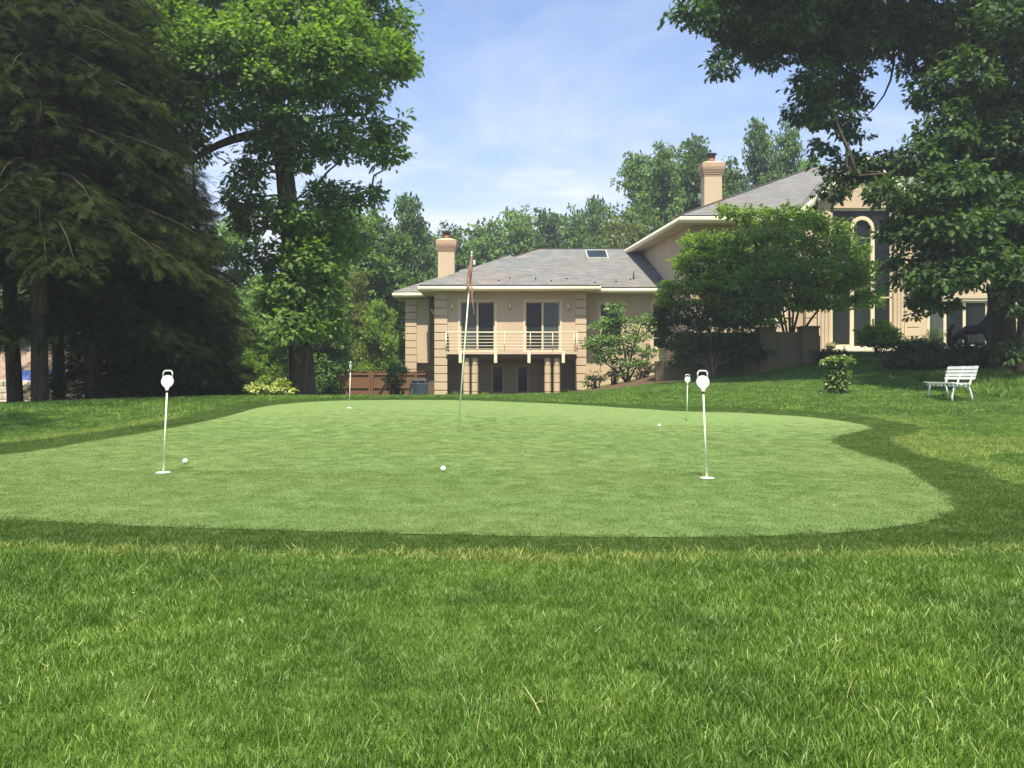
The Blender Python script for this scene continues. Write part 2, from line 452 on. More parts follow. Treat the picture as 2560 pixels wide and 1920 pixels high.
# lawn ground
m, nt, out = newmat("lawn_ground")
P_ = pos(nt)
n1 = noise(nt, P_, 0.35, 4, 0.6); n2 = noise(nt, mapping(nt, P_, (1, 1, 1)), 9.0, 5, 0.7); n3 = noise(nt, P_, 60.0, 3, 0.7)
ca = ramp(nt, n2, [(0.25, (0.042, 0.090, 0.014)), (0.75, (0.110, 0.215, 0.036))])
cb = ramp(nt, n2, [(0.25, (0.055, 0.095, 0.020)), (0.75, (0.140, 0.215, 0.050))])
col = mixc(nt, ramp(nt, n1, [(0.4, (0, 0, 0)), (0.7, (1, 1, 1))]), ca, cb)
pbsdf(nt, out, mixc(nt, 0.35, col, ramp(nt, n3, [(0.3, (0.02, 0.04, 0.008)), (0.7, (0.12, 0.17, 0.04))])), 0.95, 0.08, bump(nt, n2, 0.8, 0.05))
M['ground'] = m
lawn = link("lawn", gridmesh("lawn", GX, GY, gz, m)); tag(lawn, kind="structure")

def smooth_poly(pts, sub=6):
    pts = np.array(pts, float); n = len(pts); o = []
    for i in range(n):
        p0, p1, p2, p3 = pts[i - 1], pts[i], pts[(i + 1) % n], pts[(i + 2) % n]
        for k in range(sub):
            t = k / sub
            o.append(0.5 * ((2 * p1) + (-p0 + p2) * t + (2 * p0 - 5 * p1 + 4 * p2 - p3) * t * t + (-p0 + 3 * p1 - 3 * p2 + p3) * t ** 3))
    return np.array(o)
def inside(poly, q):
    x, y = q[:, 0], q[:, 1]; r = np.zeros(len(q), bool)
    x0, y0 = poly[:, 0], poly[:, 1]; x1, y1 = np.roll(x0, -1), np.roll(y0, -1)
    for a, b, c, d in zip(x0, y0, x1, y1):
        if b == d: continue
        m_ = ((b > y) != (d > y)) & (x < (c - a) * (y - b) / (d - b) + a)
        r ^= m_
    return r
def polydist(poly, q):
    d = np.full(len(q), 1e9)
    for i in range(len(poly)):
        a = poly[i]; b = poly[(i + 1) % len(poly)]; ab = b - a
        t = np.clip(((q - a) @ ab) / max(ab @ ab, 1e-9), 0, 1)
        d = np.minimum(d, np.hypot(*(q - a - t[:, None] * ab).T))
    return d
def sheet(name, poly, off, step, mat, kind="structure"):
    lo, hi = poly.min(0), poly.max(0)
    gx, gy = np.meshgrid(np.arange(lo[0], hi[0], step), np.arange(lo[1], hi[1], step))
    q = np.c_[gx.ravel(), gy.ravel()] + 0.001
    q = q[inside(poly, q)]; q = q[polydist(poly, q) > step * 0.35]
    verts = [Vector(p) for p in poly] + [Vector(p) for p in q]
    n = len(poly)
    v, e, f, *_ = geometry.delaunay_2d_cdt(verts, [(i, (i + 1) % n) for i in range(n)], [], 1, 1e-5)
    v = np.array([(p.x, p.y) for p in v]); z = terr(v) + off
    me = bpy.data.meshes.new(name); me.from_pydata(np.c_[v, z].tolist(), [], f)
    me.polygons.foreach_set("use_smooth", np.ones(len(me.polygons), bool))
    me.materials.append(mat); me.update()
    if me.polygons[0].normal.z < 0: me.flip_normals()
    return tag(link(name, me), kind=kind)
green_xy = [(X(a, Y), Y) for a, b, Y in GREEN] + [(-3.6, 4.45), (-5.2, 5.1), (-6.2, 6.2), (-6.0, 7.2)]
fr_xy = [(X(a, Y), Y) for a, b, Y in FR] + [(3.62, 5.2), (3.4, 4.5), (2.85, 3.92), (2.1, 3.64), (1.3, 3.52), (0, 3.50), (-1.3, 3.58), (-2.7, 3.78), (-4.2, 4.06), (-5.9, 4.6), (-7.1, 6.0), (-7.0, 7.8), (-6.4, 8.9)]
GP = smooth_poly(green_xy); FP = smooth_poly(fr_xy)
# green turf material
m, nt, out = newmat("putting_green_turf")
P_ = pos(nt)
n1 = noise(nt, P_, 0.45, 3, 0.5); n2 = noise(nt, mapping(nt, P_, (1.0, 0.35, 1), (0, 0, 0.25)), 7, 6, 0.7); n3 = noise(nt, P_, 130.0, 3, 0.8); n4 = noise(nt, P_, 30.0, 4, 0.7)
col = ramp(nt, n3, [(0.2, (0.084, 0.138, 0.038)), (0.5, (0.160, 0.244, 0.073)), (0.8, (0.275, 0.35, 0.135))])
col = mixc(nt, 1.0, col, ramp(nt, n2, [(0.3, (0.82, 0.86, 0.82)), (0.7, (1.15, 1.10, 1.12))]), 'MULTIPLY')
col = mixc(nt, 1.0, col, ramp(nt, n1, [(0.3, (0.93, 1.0, 0.95)), (0.7, (1.08, 1.0, 1.0))]), 'MULTIPLY')
col = mixc(nt, 1.0, col, ramp(nt, n4, [(0.3, (0.82, 0.84, 0.80)), (0.7, (1.14, 1.12, 1.16))]), 'MULTIPLY')
pbsdf(nt, out, col, 0.85, 0.2, bump(nt, n3, 0.9, 0.012))
M['green'] = m
m, nt, out = newmat("fringe_turf")
P_ = pos(nt)
n2 = noise(nt, P_, 5, 5, 0.7); n3 = noise(nt, P_, 90.0, 3, 0.8)
col = ramp(nt, n3, [(0.25, (0.030, 0.062, 0.012)), (0.75, (0.115, 0.175, 0.040))])
pbsdf(nt, out, mixc(nt, 1.0, col, ramp(nt, n2, [(0.3, (0.8, 0.85, 0.8)), (0.7, (1.15, 1.1, 1.1))]), 'MULTIPLY'), 0.9, 0.12, bump(nt, n3, 1.0, 0.02))
M['fringe'] = m
sheet("fringe", FP, 0.004, 0.3, M['fringe'])
sheet("putting_green", GP, 0.0085, 0.3, M['green'])
BED = smooth_poly([(0.6, 24.5), (2.6, 25.2), (4.3, 27.0), (5.5, 28.4), (5.9, 30.5), (5.6, 38.6), (-0.5, 38.6), (-0.9, 31)], 4)
sheet("mulch_bed", BED, 0.03, 0.5, M['soil'])
# ------------------------------------------------------------------ house
def box(name, mat, parent, *b):
    return MB().box(*b).build(name, mat, parent)
house = empty("house", (0, 40, 0), "tan stucco house with grey hipped roofs, cream eaves and two chimneys behind the green", "house")

def wall_open(mb, x0, x1, z0, z1, Y, th, ops):
    """front wall at Y facing the camera with real openings (x0,x1,z0,z1)"""
    xs_ = sorted({x0, x1, *[v for o in ops for v in o[:2]]}); zs_ = sorted({z0, z1, *[v for o in ops for v in o[2:]]})
    solid = lambda i, j: 0 <= i < len(xs_) - 1 and 0 <= j < len(zs_) - 1 and not any(o[0] <= xs_[i] + 1e-6 and xs_[i + 1] <= o[1] + 1e-6 and o[2] <= zs_[j] + 1e-6 and zs_[j + 1] <= o[3] + 1e-6 for o in ops)
    B = Y + th
    for i in range(len(xs_) - 1):
        for j in range(len(zs_) - 1):
            if not solid(i, j): continue
            a, b, c, d = xs_[i], xs_[i + 1], zs_[j], zs_[j + 1]
            mb.add([(a, Y, c), (b, Y, c), (b, Y, d), (a, Y, d)], [(0, 1, 2, 3)])
            mb.add([(a, B, c), (b, B, c), (b, B, d), (a, B, d)], [(3, 2, 1, 0)])
            if not solid(i - 1, j): mb.add([(a, Y, c), (a, Y, d), (a, B, d), (a, B, c)], [(0, 1, 2, 3)])
            if not solid(i + 1, j): mb.add([(b, Y, c), (b, Y, d), (b, B, d), (b, B, c)], [(3, 2, 1, 0)])
            if not solid(i, j - 1): mb.add([(a, Y, c), (b, Y, c), (b, B, c), (a, B, c)], [(3, 2, 1, 0)])
            if not solid(i, j + 1): mb.add([(a, Y, d), (b, Y, d), (b, B, d), (a, B, d)], [(0, 1, 2, 3)])
    return mb

def window(name, x0, x1, z0, z1, Y, parent, mull=(), bars=(), fw=0.07, mw=0.06, trim=0.10, glass=None, panes=None, sill=True):
    """trim proud of the wall, sash frame recessed 7 cm, each pane its own sheet of glass"""
    f = MB()
    if trim:
        t0 = Y - 0.022; t1 = Y + 0.075
        f.box(x0 - trim, x0, t0, t1, z0 - trim * sill, z1 + trim)
        f.box(x1, x1 + trim, t0, t1, z0 - trim * sill, z1 + trim)
        f.box(x0, x1, t0, t1, z1, z1 + trim)
        if sill: f.box(x0, x1, t0 - 0.03, t1, z0 - trim, z0)
    a, b = Y + 0.08, Y + 0.15
    f.box(x0, x0 + fw, a, b, z0, z1); f.box(x1 - fw, x1, a, b, z0, z1)
    f.box(x0 + fw, x1 - fw, a, b, z0, z0 + fw); f.box(x0 + fw, x1 - fw, a, b, z1 - fw, z1)
    for mx in mull: f.box(mx - mw / 2, mx + mw / 2, a - 0.006, b, z0 + fw, z1 - fw)
    for bz in bars: f.box(x0 + fw, x1 - fw, a - 0.004, b - 0.01, bz - mw / 2, bz + mw / 2)
    w = f.build(name, M['trim'], parent)
    ex = [x0 + fw] + list(mull) + [x1 - fw]; ez = [z0 + fw] + list(bars) + [z1 - fw]
    k = 0
    for i in range(len(ex) - 1):
        for j in range(len(ez) - 1):
            g = (glass[k % len(glass)] if isinstance(glass, (list, tuple)) else glass) or M['glass']
            box("pane", g, w, ex[i], ex[i + 1], Y + 0.11, Y + 0.118, ez[j], ez[j + 1]); k += 1
    return w

# --- wing: projecting bay
x1b, x2b = X(1088, 40), X(1464, 40)
D1 = (X(1150, 40), X(1237, 40), 1.96, 4.36); D2 = (X(1313, 40), X(1400, 40), 1.96, 4.36)
wall_open(MB(), x1b, x2b, 1.70, 4.83, 40.0, 0.25, [D1, D2]).build("bay_wall", M['stucco'], house)
for d, gl in ((D1, [M['curtain'], M['glass']]), (D2, [M['glass'], M['curtain']])):
    w = window("sliding_door", d[0], d[1], d[2], d[3], 40.0, house, mull=[(d[0] + d[1]) / 2], glass=gl, trim=0.09, fw=0.06, mw=0.085)
    box("door_sill", M['cream'], w, d[0] - 0.10, d[1] + 0.10, 39.93, 39.995, 1.86, 1.955)
box("room_floor", M['dwood'], house, x1b + .26, x2b - .26, 40.26, 42.3, 1.72, 1.84)
box("room_back", M['stucco'], house, x1b + .26, x2b - .26, 42.35, 42.45, 1.9, 4.8)
# side walls of the bay and of the undercroft
box("side_wall", M['stucco'], house, x1b, x1b + 0.25, 40.252, 43.5, -0.9, 4.83)
box("side_wall", M['stucco'], house, x2b - 0.25, x2b, 40.252, 42.6, -0.9, 4.83)
# quoin piers of the bay
for px0, px1 in ((1088, 1116.5), (1440, 1464)):
    a, b = X(px0, 40), X(px1, 40)
    box("pier", M['stucco'], house, a, b, 40.01, 40.24, -0.9, 1.698)
    zg = 0.0645 - 0.398 * 2
    while zg < 4.75:
        z0_, z1_ = zg + 0.02, min(zg + 0.378, 4.81)
        q = bevel(box("quoin", M['quoin'], house, a - 0.035, b + (0.04 if px0 < 1200 else 0.035), 39.93, 40.02 if z0_ > 1.7 else 40.05, z0_, z1_), 0.014)
        zg += 0.398
# undercroft
box("undercroft_ceiling", M['dwood'], house, x1b + 0.26, x2b - 0.26, 40.0, 42.4, 1.58, 1.695)
ops = [(X(1231, 42.5), X(1258, 42.5), -0.10, 1.28), (X(1293, 42.5), X(1320, 42.5), -0.10, 1.28)]
wall_open(MB(), x1b + .26, x2b - .26, -0.9, 1.575, 42.5, 0.2, ops).build("undercroft_wall", M['stucco'], house)
for o in ops: window("cellar_window", *o, 42.5, house, glass=M['glass'], trim=0.06, fw=0.05)
for yy, zz in ((38.95, 1.62), (39.5, 1.60), (40.1, 1.44)):
    box("joist", M['dwood'], house, x1b + 0.62, x2b - 0.5, yy, yy + 0.09, zz - 0.06, zz + 0.12 if yy < 40 else 1.575)
# balcony
balc = box("balcony", M['dwood'], house, -3.08, 3.04, 38.72, 39.925, 1.765, 1.85)
box("balcony_fascia", M['soffit'], balc, -3.12, 3.08, 38.66, 38.715, 1.78, 1.90)
for px in (1151, 1239, 1322.5, 1408):
    x_ = X(px, 38.7); bevel(box("bracket", M['cream'], balc, x_ - 0.075, x_ + 0.075, 38.60, 38.655, 1.36, 1.905), 0.02)
    box("bracket_beam", M['dwood'], balc, x_ - 0.06, x_ + 0.06, 38.72, 39.9, 1.56, 1.76)
for i, z_ in enumerate((2.80, 2.62, 2.475, 2.32, 2.17, 2.02)):
    r_ = 0.028 if i == 0 else 0.013
    MB().tube([(-3.08, 39.9, z_), (-3.08, 38.68, z_), (3.04, 38.68, z_), (3.04, 39.9, z_)], r_, 8).build("rail", M['cream'], balc)
for x_ in (-3.08, -1.62, X(1326, 38.68), 0.0 - 0.35, 1.9, 3.04, 2.9):
    MB().tube([(x_, 38.68, 1.86), (x_, 38.68, 2.785)], 0.017 if abs(x_) < 3 else 0.026, 8).build("rail_post", M['cream'], balc)
for x_ in (-2.95,): box("rail_end_panel", M['dwood'], balc, -3.055, -3.045, 38.75, 39.85, 1.95, 2.74)
# round paired columns built of drums
for px in (1166.2, 1187.3, 1369.3, 1392):
    cx = X(px, 38.95)
    c = MB().lathe([(0.125, -0.9), (0.125, 1.57)], (cx, 38.98, 0), 16).build("column", M['stucco'], house)
    zg = 0.035 - 0.412 * 2
    while zg < 1.5:
        z1_ = min(zg + 0.39, 1.565)
        MB().lathe([(0.140, zg + 0.012), (0.158, zg + 0.022), (0.158, z1_ - 0.008), (0.140, z1_)], (cx, 38.98, 0), 32, False).build("drum", M['quoin'], c)
        zg += 0.412
    MB().lathe([(0.15, 1.571), (0.15, 1.612)], (cx, 38.98, 0), 20).build("capital", M['stucco'], c)
# wall right of the bay, set back
W1 = (X(1499, 40.9), X(1556, 40.9), Z(870, 40.9), Z(758, 40.9)); W2 = (X(1631, 40.9), X(1672, 40.9), Z(870, 40.9), Z(758, 40.9))
wall_open(MB(), x2b + 0.002, 8.1, -0.4, 4.84, 40.9, 0.25, [W1, W2]).build("wing_wall", M['stucco'], house)
window("window", *W1, 40.9, house, bars=[Z(845, 40.9)], glass=M['glass'], trim=0.08)
window("window", *W2, 40.9, house, bars=[Z(845, 40.9)], glass=M['glass'], trim=0.08)
# left low part with its own quoins and box bay
xq0, xq1 = X(1015, 43.1), X(1041, 43.1)
box("pier", M['stucco'], house, xq0, xq1, 43.1, 43.5, -1.2, 4.80)
zg = 1.108 - 0.3685 * 6
while zg < 4.7:
    bevel(box("quoin", M['quoin'], house, xq0 - 0.03, xq1 + 0.02, 43.03, 43.12, zg + 0.018, min(zg + 0.35, 4.79)), 0.014); zg += 0.3685
box("left_wall", M['stucco'], house, xq1 + 0.0, x1b - 0.002, 43.55, 43.75, -1.2, 4.8)
box("left_side_wall", M['stucco'], house, xq0 + 0.02, xq0 + 0.2, 43.52, 48.5, -1.2, 4.8)
box("box_bay", M['stucco'], house, xq1 + 0.022, X(1073.5, 43.1), 43.08, 43.545, Z(907, 43.1), 4.795)
# sconces, lamp, alarm
for px in (1131, 1275.5, 1420.5):
    x_ = X(px, 40); z_ = Z(765.5, 40)
    s_ = MB().lathe([(0.055, -0.14), (0.06, 0.0), (0.055, 0.14)], (x_, 39.94, z_), 12).build("wall_lamp", M['trim'], house)
    box("wall_lamp_plate", M['dwood'], s_, x_ - 0.035, x_ + 0.035, 39.96, 39.998, z_ - 0.17, z_ - 0.142)
s_ = MB().bar((X(1081, 43.2), 43.50, 4.35), (X(1079, 43.2), 43.2, 4.2), 0.06).build("flood_lamp", M['white'], house)
MB().lathe([(0.05, -0.07), (0.09, 0.06)], (X(1080, 43.2), 43.16, 4.18), 10).build("lamp_head", M['white'], s_)
MB().lathe([(0.05, -0.07), (0.09, 0.06)], (X(1084, 43.2), 43.2, 4.05), 10).build("lamp_head", M['white'], s_)

# --- eaves: half-round cream fascia and soffit
def fascia(pts, z0, z1, parent=house, name="fascia"):
    h = z1 - z0; r = h / 2
    prof = [(-0.02, z0), ] + [(r * 0.95 * math.cos(t), z0 + r + r * math.sin(t)) for t in np.linspace(-math.pi / 2, math.pi / 2, 9)] + [(-0.02, z1)]
    for p, q in zip(pts[:-1], pts[1:]):
        p_, q_ = Vector((*p, 0)), Vector((*q, 0))
        MB().extrude(prof, p_, q_, (0, 0, 1), True).build(name, M['cream'], parent)
zb, zt = 4.80, 5.05
xl, xr = -4.39, 4.14
fascia([(xl, 42.2), (xl, 39.42), ], zb, zt)
fascia([(xl, 39.42), (xr, 39.42)], zb, zt)
fascia([(xr, 39.42), (xr, 40.3)], zb, zt)
fascia([(xr + 0.02, 40.32), (7.95, 40.32)], zb - 0.005, zt)
fascia([(-6.05, 47), (-6.05, 42.52)], zb, zt); fascia([(-6.05, 42.52), (xl - 0.02, 42.52)], zb, zt)
for cx_, cy_ in ((xl, 39.42), (xr, 39.42), (-6.05, 42.52)):
    r = 0.125
    MB().lathe([(0.001, zb)] + [(r * .95 * math.cos(t), zb + r + r * math.sin(t)) for t in np.linspace(-math.pi / 2, math.pi / 2, 9)], (cx_, cy_, 0), 16).build("fascia_corner", M['cream'], house)
box("soffit", M['soffit'], house, xl + 0.02, xr - 0.02, 39.44, 42.4, zb + 0.035, zb + 0.06)
box("soffit", M['soffit'], house, xr - 0.018, 8.2, 40.34, 41.3, zb + 0.03, zb + 0.055)
box("soffit", M['soffit'], house, -6.03, xl + 0.018, 42.54, 47, zb + 0.03, zb + 0.055)

# --- roofs
def roof_mesh(name, faces, parent, th=0.05):
    me = bpy.data.meshes.new(name); vs = []; fs = []
    for f in faces:
        fs.append(tuple(range(len(vs), len(vs) + len(f)))); vs += f
    me.from_pydata(vs, [], fs); me.materials.append(M['shingle'])
    uv = me.uv_layers.new(name="UVMap")
    for p in me.polygons:
        n_ = p.normal
        if n_.z < 0: n_ = -n_
        h_ = Vector((n_.y, -n_.x, 0)).normalized() if n_.xy.length > 1e-4 else Vector((1, 0, 0))
        s2 = n_.cross(h_)
        for li in p.loop_indices:
            c = Vector(me.vertices[me.loops[li].vertex_index].co)
            uv.data[li].uv = (c.dot(h_), c.dot(s2))
    me.update()
    o = link(name, me, parent)
    sm = o.modifiers.new("thick", 'SOLIDIFY'); sm.thickness = th; sm.offset = 0
    return o
def hip(name, x0, x1, y0, y1, ze, s, parent=house, ridge='auto'):
    w, d = x1 - x0, y1 - y0
    A, B, C_, D_ = (x0, y0, ze), (x1, y0, ze), (x1, y1, ze), (x0, y1, ze)
    if ridge == 'gable_right':
        h = d / 2; R1 = (x0 + h, y0 + h, ze + s * h); R2 = (x1, y0 + h, ze + s * h)
        return roof_mesh(name, [[A, B, R2, R1], [C_, D_, R1, R2], [D_, A, R1]], parent)
    if ridge == 'deep':    # ridge runs away from the camera
        h = w / 2; R1 = (x0 + h, y0 + h, ze + s * h); R2 = (x0 + h, y1, ze + s * h)
        return roof_mesh(name, [[A, B, R1], [B, C_, R2, R1], [D_, A, R1, R2]], parent)
    h = min(w, d) / 2
    R1 = (x0 + h, y0 + h, ze + s * h); R2 = (x1 - h, y1 - h, ze + s * h)
    return roof_mesh(name, [[A, B, R2, R1], [B, C_, R2], [C_, D_, R1, R2], [D_, A, R1]], parent)
zr = 5.065
hip("roof", xl + 0.0, 8.4, 40.24, 51.9, zr, .47, ridge='gable_right')
hip("bay_roof", xl - 0.04, xr + 0.04, 39.34, 45.5, zr + 0.004, .47, ridge='deep')
hip("left_roof", -6.1, 0.5, 42.45, 49.4, zr - 0.004, .47, ridge='gable_right')
# ridge caps
def cap(p, q, parent=house): MB().bar(p, q, 0.16, 0.05).build("ridge_cap", M['shingle'], parent)
cap((1.44, 46.07, 7.83), (8.3, 46.07, 7.83)); cap((xl + .02, 40.27, 5.11), (1.42, 46.05, 7.81))
# skylight, vent, snow guards
def zroof(Y): return zr + .47 * (Y - 40.24)
sk = MB()
for (a, b, c, d) in ((4.0, 5.18, 44.15, 44.23), (4.0, 5.18, 45.42, 45.5), (4.0, 4.08, 44.23, 45.42), (5.10, 5.18, 44.23, 45.42)):
    vs = [(x, y, zroof(y) + dz) for x in (a, b) for y in (c, d) for dz in (0.0, 0.17)]
    sk.add(vs, [(0, 1, 3, 2), (4, 6, 7, 5), (0, 4, 5, 1), (2, 3, 7, 6), (0, 2, 6, 4), (1, 5, 7, 3)])
s_ = sk.build("skylight", M['greymetal'], house)
MB().add([(4.08, 44.23, zroof(44.23) + .15), (5.10, 44.23, zroof(44.23) + .15), (5.10, 45.42, zroof(45.42) + .15), (4.08, 45.42, zroof(45.42) + .15)], [(0, 1, 2, 3)]).build("skylight_glass", M['glass'], s_)
x_, y_ = X(1584, 41.3), 41.3
MB().tube([(x_, y_, zroof(y_) - .05), (x_, y_, zroof(y_) + .42)], 0.045, 10).build("vent_pipe", M['dwood'], house)
for px, py in ((1339, 699), (1378, 704), (1417, 699), (1487, 709), (1540, 707), (1576, 701), (1648, 702), (1274.6, 698), (1247, 704), (1339, 699)):
    k = (940 - py) / F; y_ = (zr - CZ - .47 * 40.24 + (0.42 if px < 1460 else 0)) / (k - .47); x_ = X(px, y_)
    z_ = zroof(y_) + (0.42 if px < 1460 else 0)
    bevel(box("snow_guard", M['blackm'], house, x_ - .04, x_ + .04, y_ - .05, y_ + .05, z_ - 0.02, z_ + .085), 0.01)

def chimney(x0, x1, y0, zbot, ztop, parent=house):
    w = x1 - x0; y1 = y0 + w * 0.92
    c = box("chimney", M['stucco'], parent, x0, x1, y0, y1, zbot, ztop - 0.62)
    z_ = ztop - 0.62
    for k in range(5):
        e = 0.015 + 0.022 * k
        box("corbel_course", M['brick'], c, x0 - e, x1 + e, y0 - e, y1 + e, z_ + 0.012, z_ + 0.072); z_ += 0.077
        box("corbel_joint", M['dwood'], c, x0 - e + .012, x1 + e - .012, y0 - e + .012, y1 + e - .012, z_ - 0.008, z_ + 0.014)
    e = 0.115
    bevel(box("chimney_head", M['brick'], c, x0 - e, x1 + e, y0 - e, y1 + e, z_ + 0.012, ztop - 0.005), 0.01)
    cx_, cy_ = (x0 + x1) / 2, (y0 + y1) / 2; h = w / 2 + e
    MB().add([(x0 - e, y0 - e, ztop), (x1 + e, y0 - e, ztop), (x1 + e, y1 + e, ztop), (x0 - e, y1 + e, ztop),
              (cx_ - .2, cy_ - .2, ztop + .13), (cx_ + .2, cy_ - .2, ztop + .13), (cx_ + .2, cy_ + .2, ztop + .13), (cx_ - .2, cy_ + .2, ztop + .13)],
             [(0, 1, 5, 4), (1, 2, 6, 5), (2, 3, 7, 6), (3, 0, 4, 7), (4, 5, 6, 7), (3, 2, 1, 0)]).build("chimney_crown", M['stucco'], c)
    MB().lathe([(0.17, 0.10), (0.165, 0.33)], (cx_, cy_, ztop), 16).build("flue_pot", M['clay'], c)
    MB().lathe([(0.19, 0.33), (0.19, 0.46), (0.26, 0.47), (0.26, 0.51), (0.05, 0.56)], (cx_, cy_, ztop), 16).build("flue_cap", M['blackm'], c)
    return c
chimney(X(1095, 44), X(1136, 44), 44.0, 5.2, Z(600, 44))
chimney(X(1761, 39), X(1805, 39), 39.0, 7.8, Z(407, 39))

# --- main house
Ym = 37.2; k = Ym / F
def mx(px): return (px - HX) * k
def mz(py): return CZ + (HY - py) * k
ze = 7.50
MB().prism([(8.03, Ym + .002), (8.28, Ym + .002), (6.5, 54), (6.2, 54)], -0.2, ze).build("main_left_wall", M['stucco'], house)
wb = mz(866)
gw = (mx(2071), mx(2223), wb, 8.24)
lw = (mx(2323), mx(2470), wb - 0.0, mz(752))
uw = (mx(2328), mx(2455), 5.35, 7.0)
lw2 = (mx(2560), mx(2720), wb, mz(752))
lw0 = (mx(1760), mx(1960), 3.3, 5.0); uw0 = (mx(1795), mx(1850), 5.9, 7.0)
wall_open(MB(), 8.285, gw[0] - 0.5, 0.9, ze, Ym, 0.25, [lw0, uw0]).build("main_wall", M['stucco'], house)
wall_open(MB(), gw[1] + 0.66, 28.0, 0.9, ze, Ym, 0.25, [lw, uw, lw2]).build("main_wall", M['stucco'], house)
window("window", *lw0, Ym, house, mull=[mx(1860)], glass=M['glass'])
window("window", *uw0, Ym, house, glass=M['glass'])
window("window", *uw, Ym, house, mull=[mx(2391)], glass=M['curtain'])
window("terrace_window", *lw, Ym, house, mull=[mx(2364.5), mx(2413)], mw=0.13, glass=[M['curtain'], M['glass'], M['glass']])
window("terrace_window", *lw2, Ym, house, mull=[mx(2640)], glass=M['glass'])
box("lintel", M['soffit'], house, lw[0] - 0.1, lw[1] + 0.1, Ym - 0.06, Ym - 0.024, lw[3] + 0.11, lw[3] + 0.24)
# gabled centrepiece
ax_, az_ = 15.57, 10.3
xf0, xf1 = 12.3, 18.84
gy = Ym - 0.35
g_mb = MB()
wall_open(g_mb, gw[0] - 0.49, gw[1] + 0.65, 0.9, 8.35, gy, 0.3, [gw])
g_mb.build("gable_wall", M['stucco'], house)
sl = (az_ - 7.6) / (ax_ - xf0)
def gz_(x): return az_ - sl * abs(x - ax_)
xa, xb = ax_ - (az_ - 8.36) / sl, ax_ + (az_ - 8.36) / sl
MB().add([(xa, gy + .01, 8.352), (xb, gy + .01, 8.352), (ax_, gy + .01, az_ - .02), (xa, gy + .3, 8.352), (xb, gy + .3, 8.352), (ax_, gy + .3, az_ - .02)], [(0, 1, 2), (5, 4, 3), (0, 3, 4, 1), (1, 4, 5, 2), (2, 5, 3, 0)]).build("gable_peak", M['stucco'], house)
for sgn, xe in ((-1, xf0), (1, xf1)):
    MB().extrude([(-.04, -.12), (.10, -.12), (.14, 0), (.10, .12), (-.04, .12)] if sgn < 0 else [(-.14, 0), (-.10, -.12), (.04, -.12), (.04, .12), (-.10, .12)], (xe, gy - .28, 7.62), (ax_, gy - .28, az_ + .06), (0, 0, 1)).build("gable_rake", M['cream'], house)
roof_mesh("gable_roof", [[(xf0, gy - .3, 7.75), (ax_, gy - .3, az_ + .19), (ax_, 46, az_ + .19), (xf0, 46, 7.75)], [(xf1, gy - .3, 7.75), (xf1, 46, 7.75), (ax_, 46, az_ + .19), (ax_, gy - .3, az_ + .19)]], house)
# tall window group with arched centre light
tw = MB(); a0, b0 = gy + .10, gy + .19
ct = 0.17
for xc in (mx(2123), mx(2174.5)): tw.box(xc - ct / 2, xc + ct / 2, a0 - .05, b0, wb, mz(575))
xm0, xm1 = mx(2123), mx(2174.5); xc = (xm0 + xm1) / 2; R_ = (xm1 - xm0) / 2
arch = [(xc + R_ * math.cos(t), a0 + .02, mz(575) + R_ * 1.05 * math.sin(t)) for t in np.linspace(0, math.pi, 17)]
for p, q in zip(arch[:-1], arch[1:]): tw.bar(p, q, 0.13, ct)
for z_, h_ in ((mz(581.5), .15), (mz(659), .07), (wb + .035, .07), (mz(745), .06)):
    tw.box(gw[0], xm0 - ct / 2, a0, b0, z_ - h_ / 2, z_ + h_ / 2); tw.box(xm1 + ct / 2, gw[1], a0, b0, z_ - h_ / 2, z_ + h_ / 2)
tw.box(gw[0], gw[0] + .09, a0, b0, wb, 8.14); tw.box(gw[1] - .09, gw[1], a0, b0, wb, 8.14); tw.box(gw[0], gw[1], a0 - .004, b0, 8.14, 8.24)
t_ = tw.build("arched_window", M['trim'], house)
ex = [gw[0], xm0, xm1, gw[1]]
for i in range(3):
    zz = [wb, mz(745), mz(659), mz(581.5), 8.22] if i != 1 else [wb, 8.22]
    for c, d in zip(zz[:-1], zz[1:]): box("pane", M['glass'], t_, ex[i] + .004, ex[i + 1] - .004, b0 - .03, b0 - .022, c + .002, d - .002)
# fluted pilasters, quoins
for base, sgn in ((gw[1], 1), (gw[0], -1)):
    for j in range(4):
        x0_ = base + sgn * (0.03 + j * 0.16); x1_ = x0_ + sgn * 0.115
        MB().prism([(min(x0_, x1_), gy - .05), (max(x0_, x1_), gy - .05), (max(x0_, x1_), gy - .002), (min(x0_, x1_), gy - .002)], 1.5, 8.0 + .12 * j).build("pilaster_flute", M['quoin'], house)
    xq = base + sgn * 0.67; zg = 1.35
    while zg < 7.2:
        x0_, x1_ = sorted((xq, xq + sgn * 0.66))
        bevel(box("quoin", M['quoin'], house, x0_, x1_, Ym - .06, Ym - .003 if sgn > 0 else gy - .003, zg + .018, zg + .378) if sgn > 0 else box("quoin", M['quoin'], house, x0_ + .18, x1_ - .0, gy - .06, gy + .2, zg + .018, zg + .378), 0.012); zg += 0.396
# step below the doors
st = box("step", M['cream'], house, gw[0] - .1, gw[1] + .1, gy - .35, gy - .004, wb - .19, wb - .02)
box("step", M['stone'], house, gw[0] - .5, gw[1] + .5, gy - .8, gy - .352, wb - .55, wb - .20)
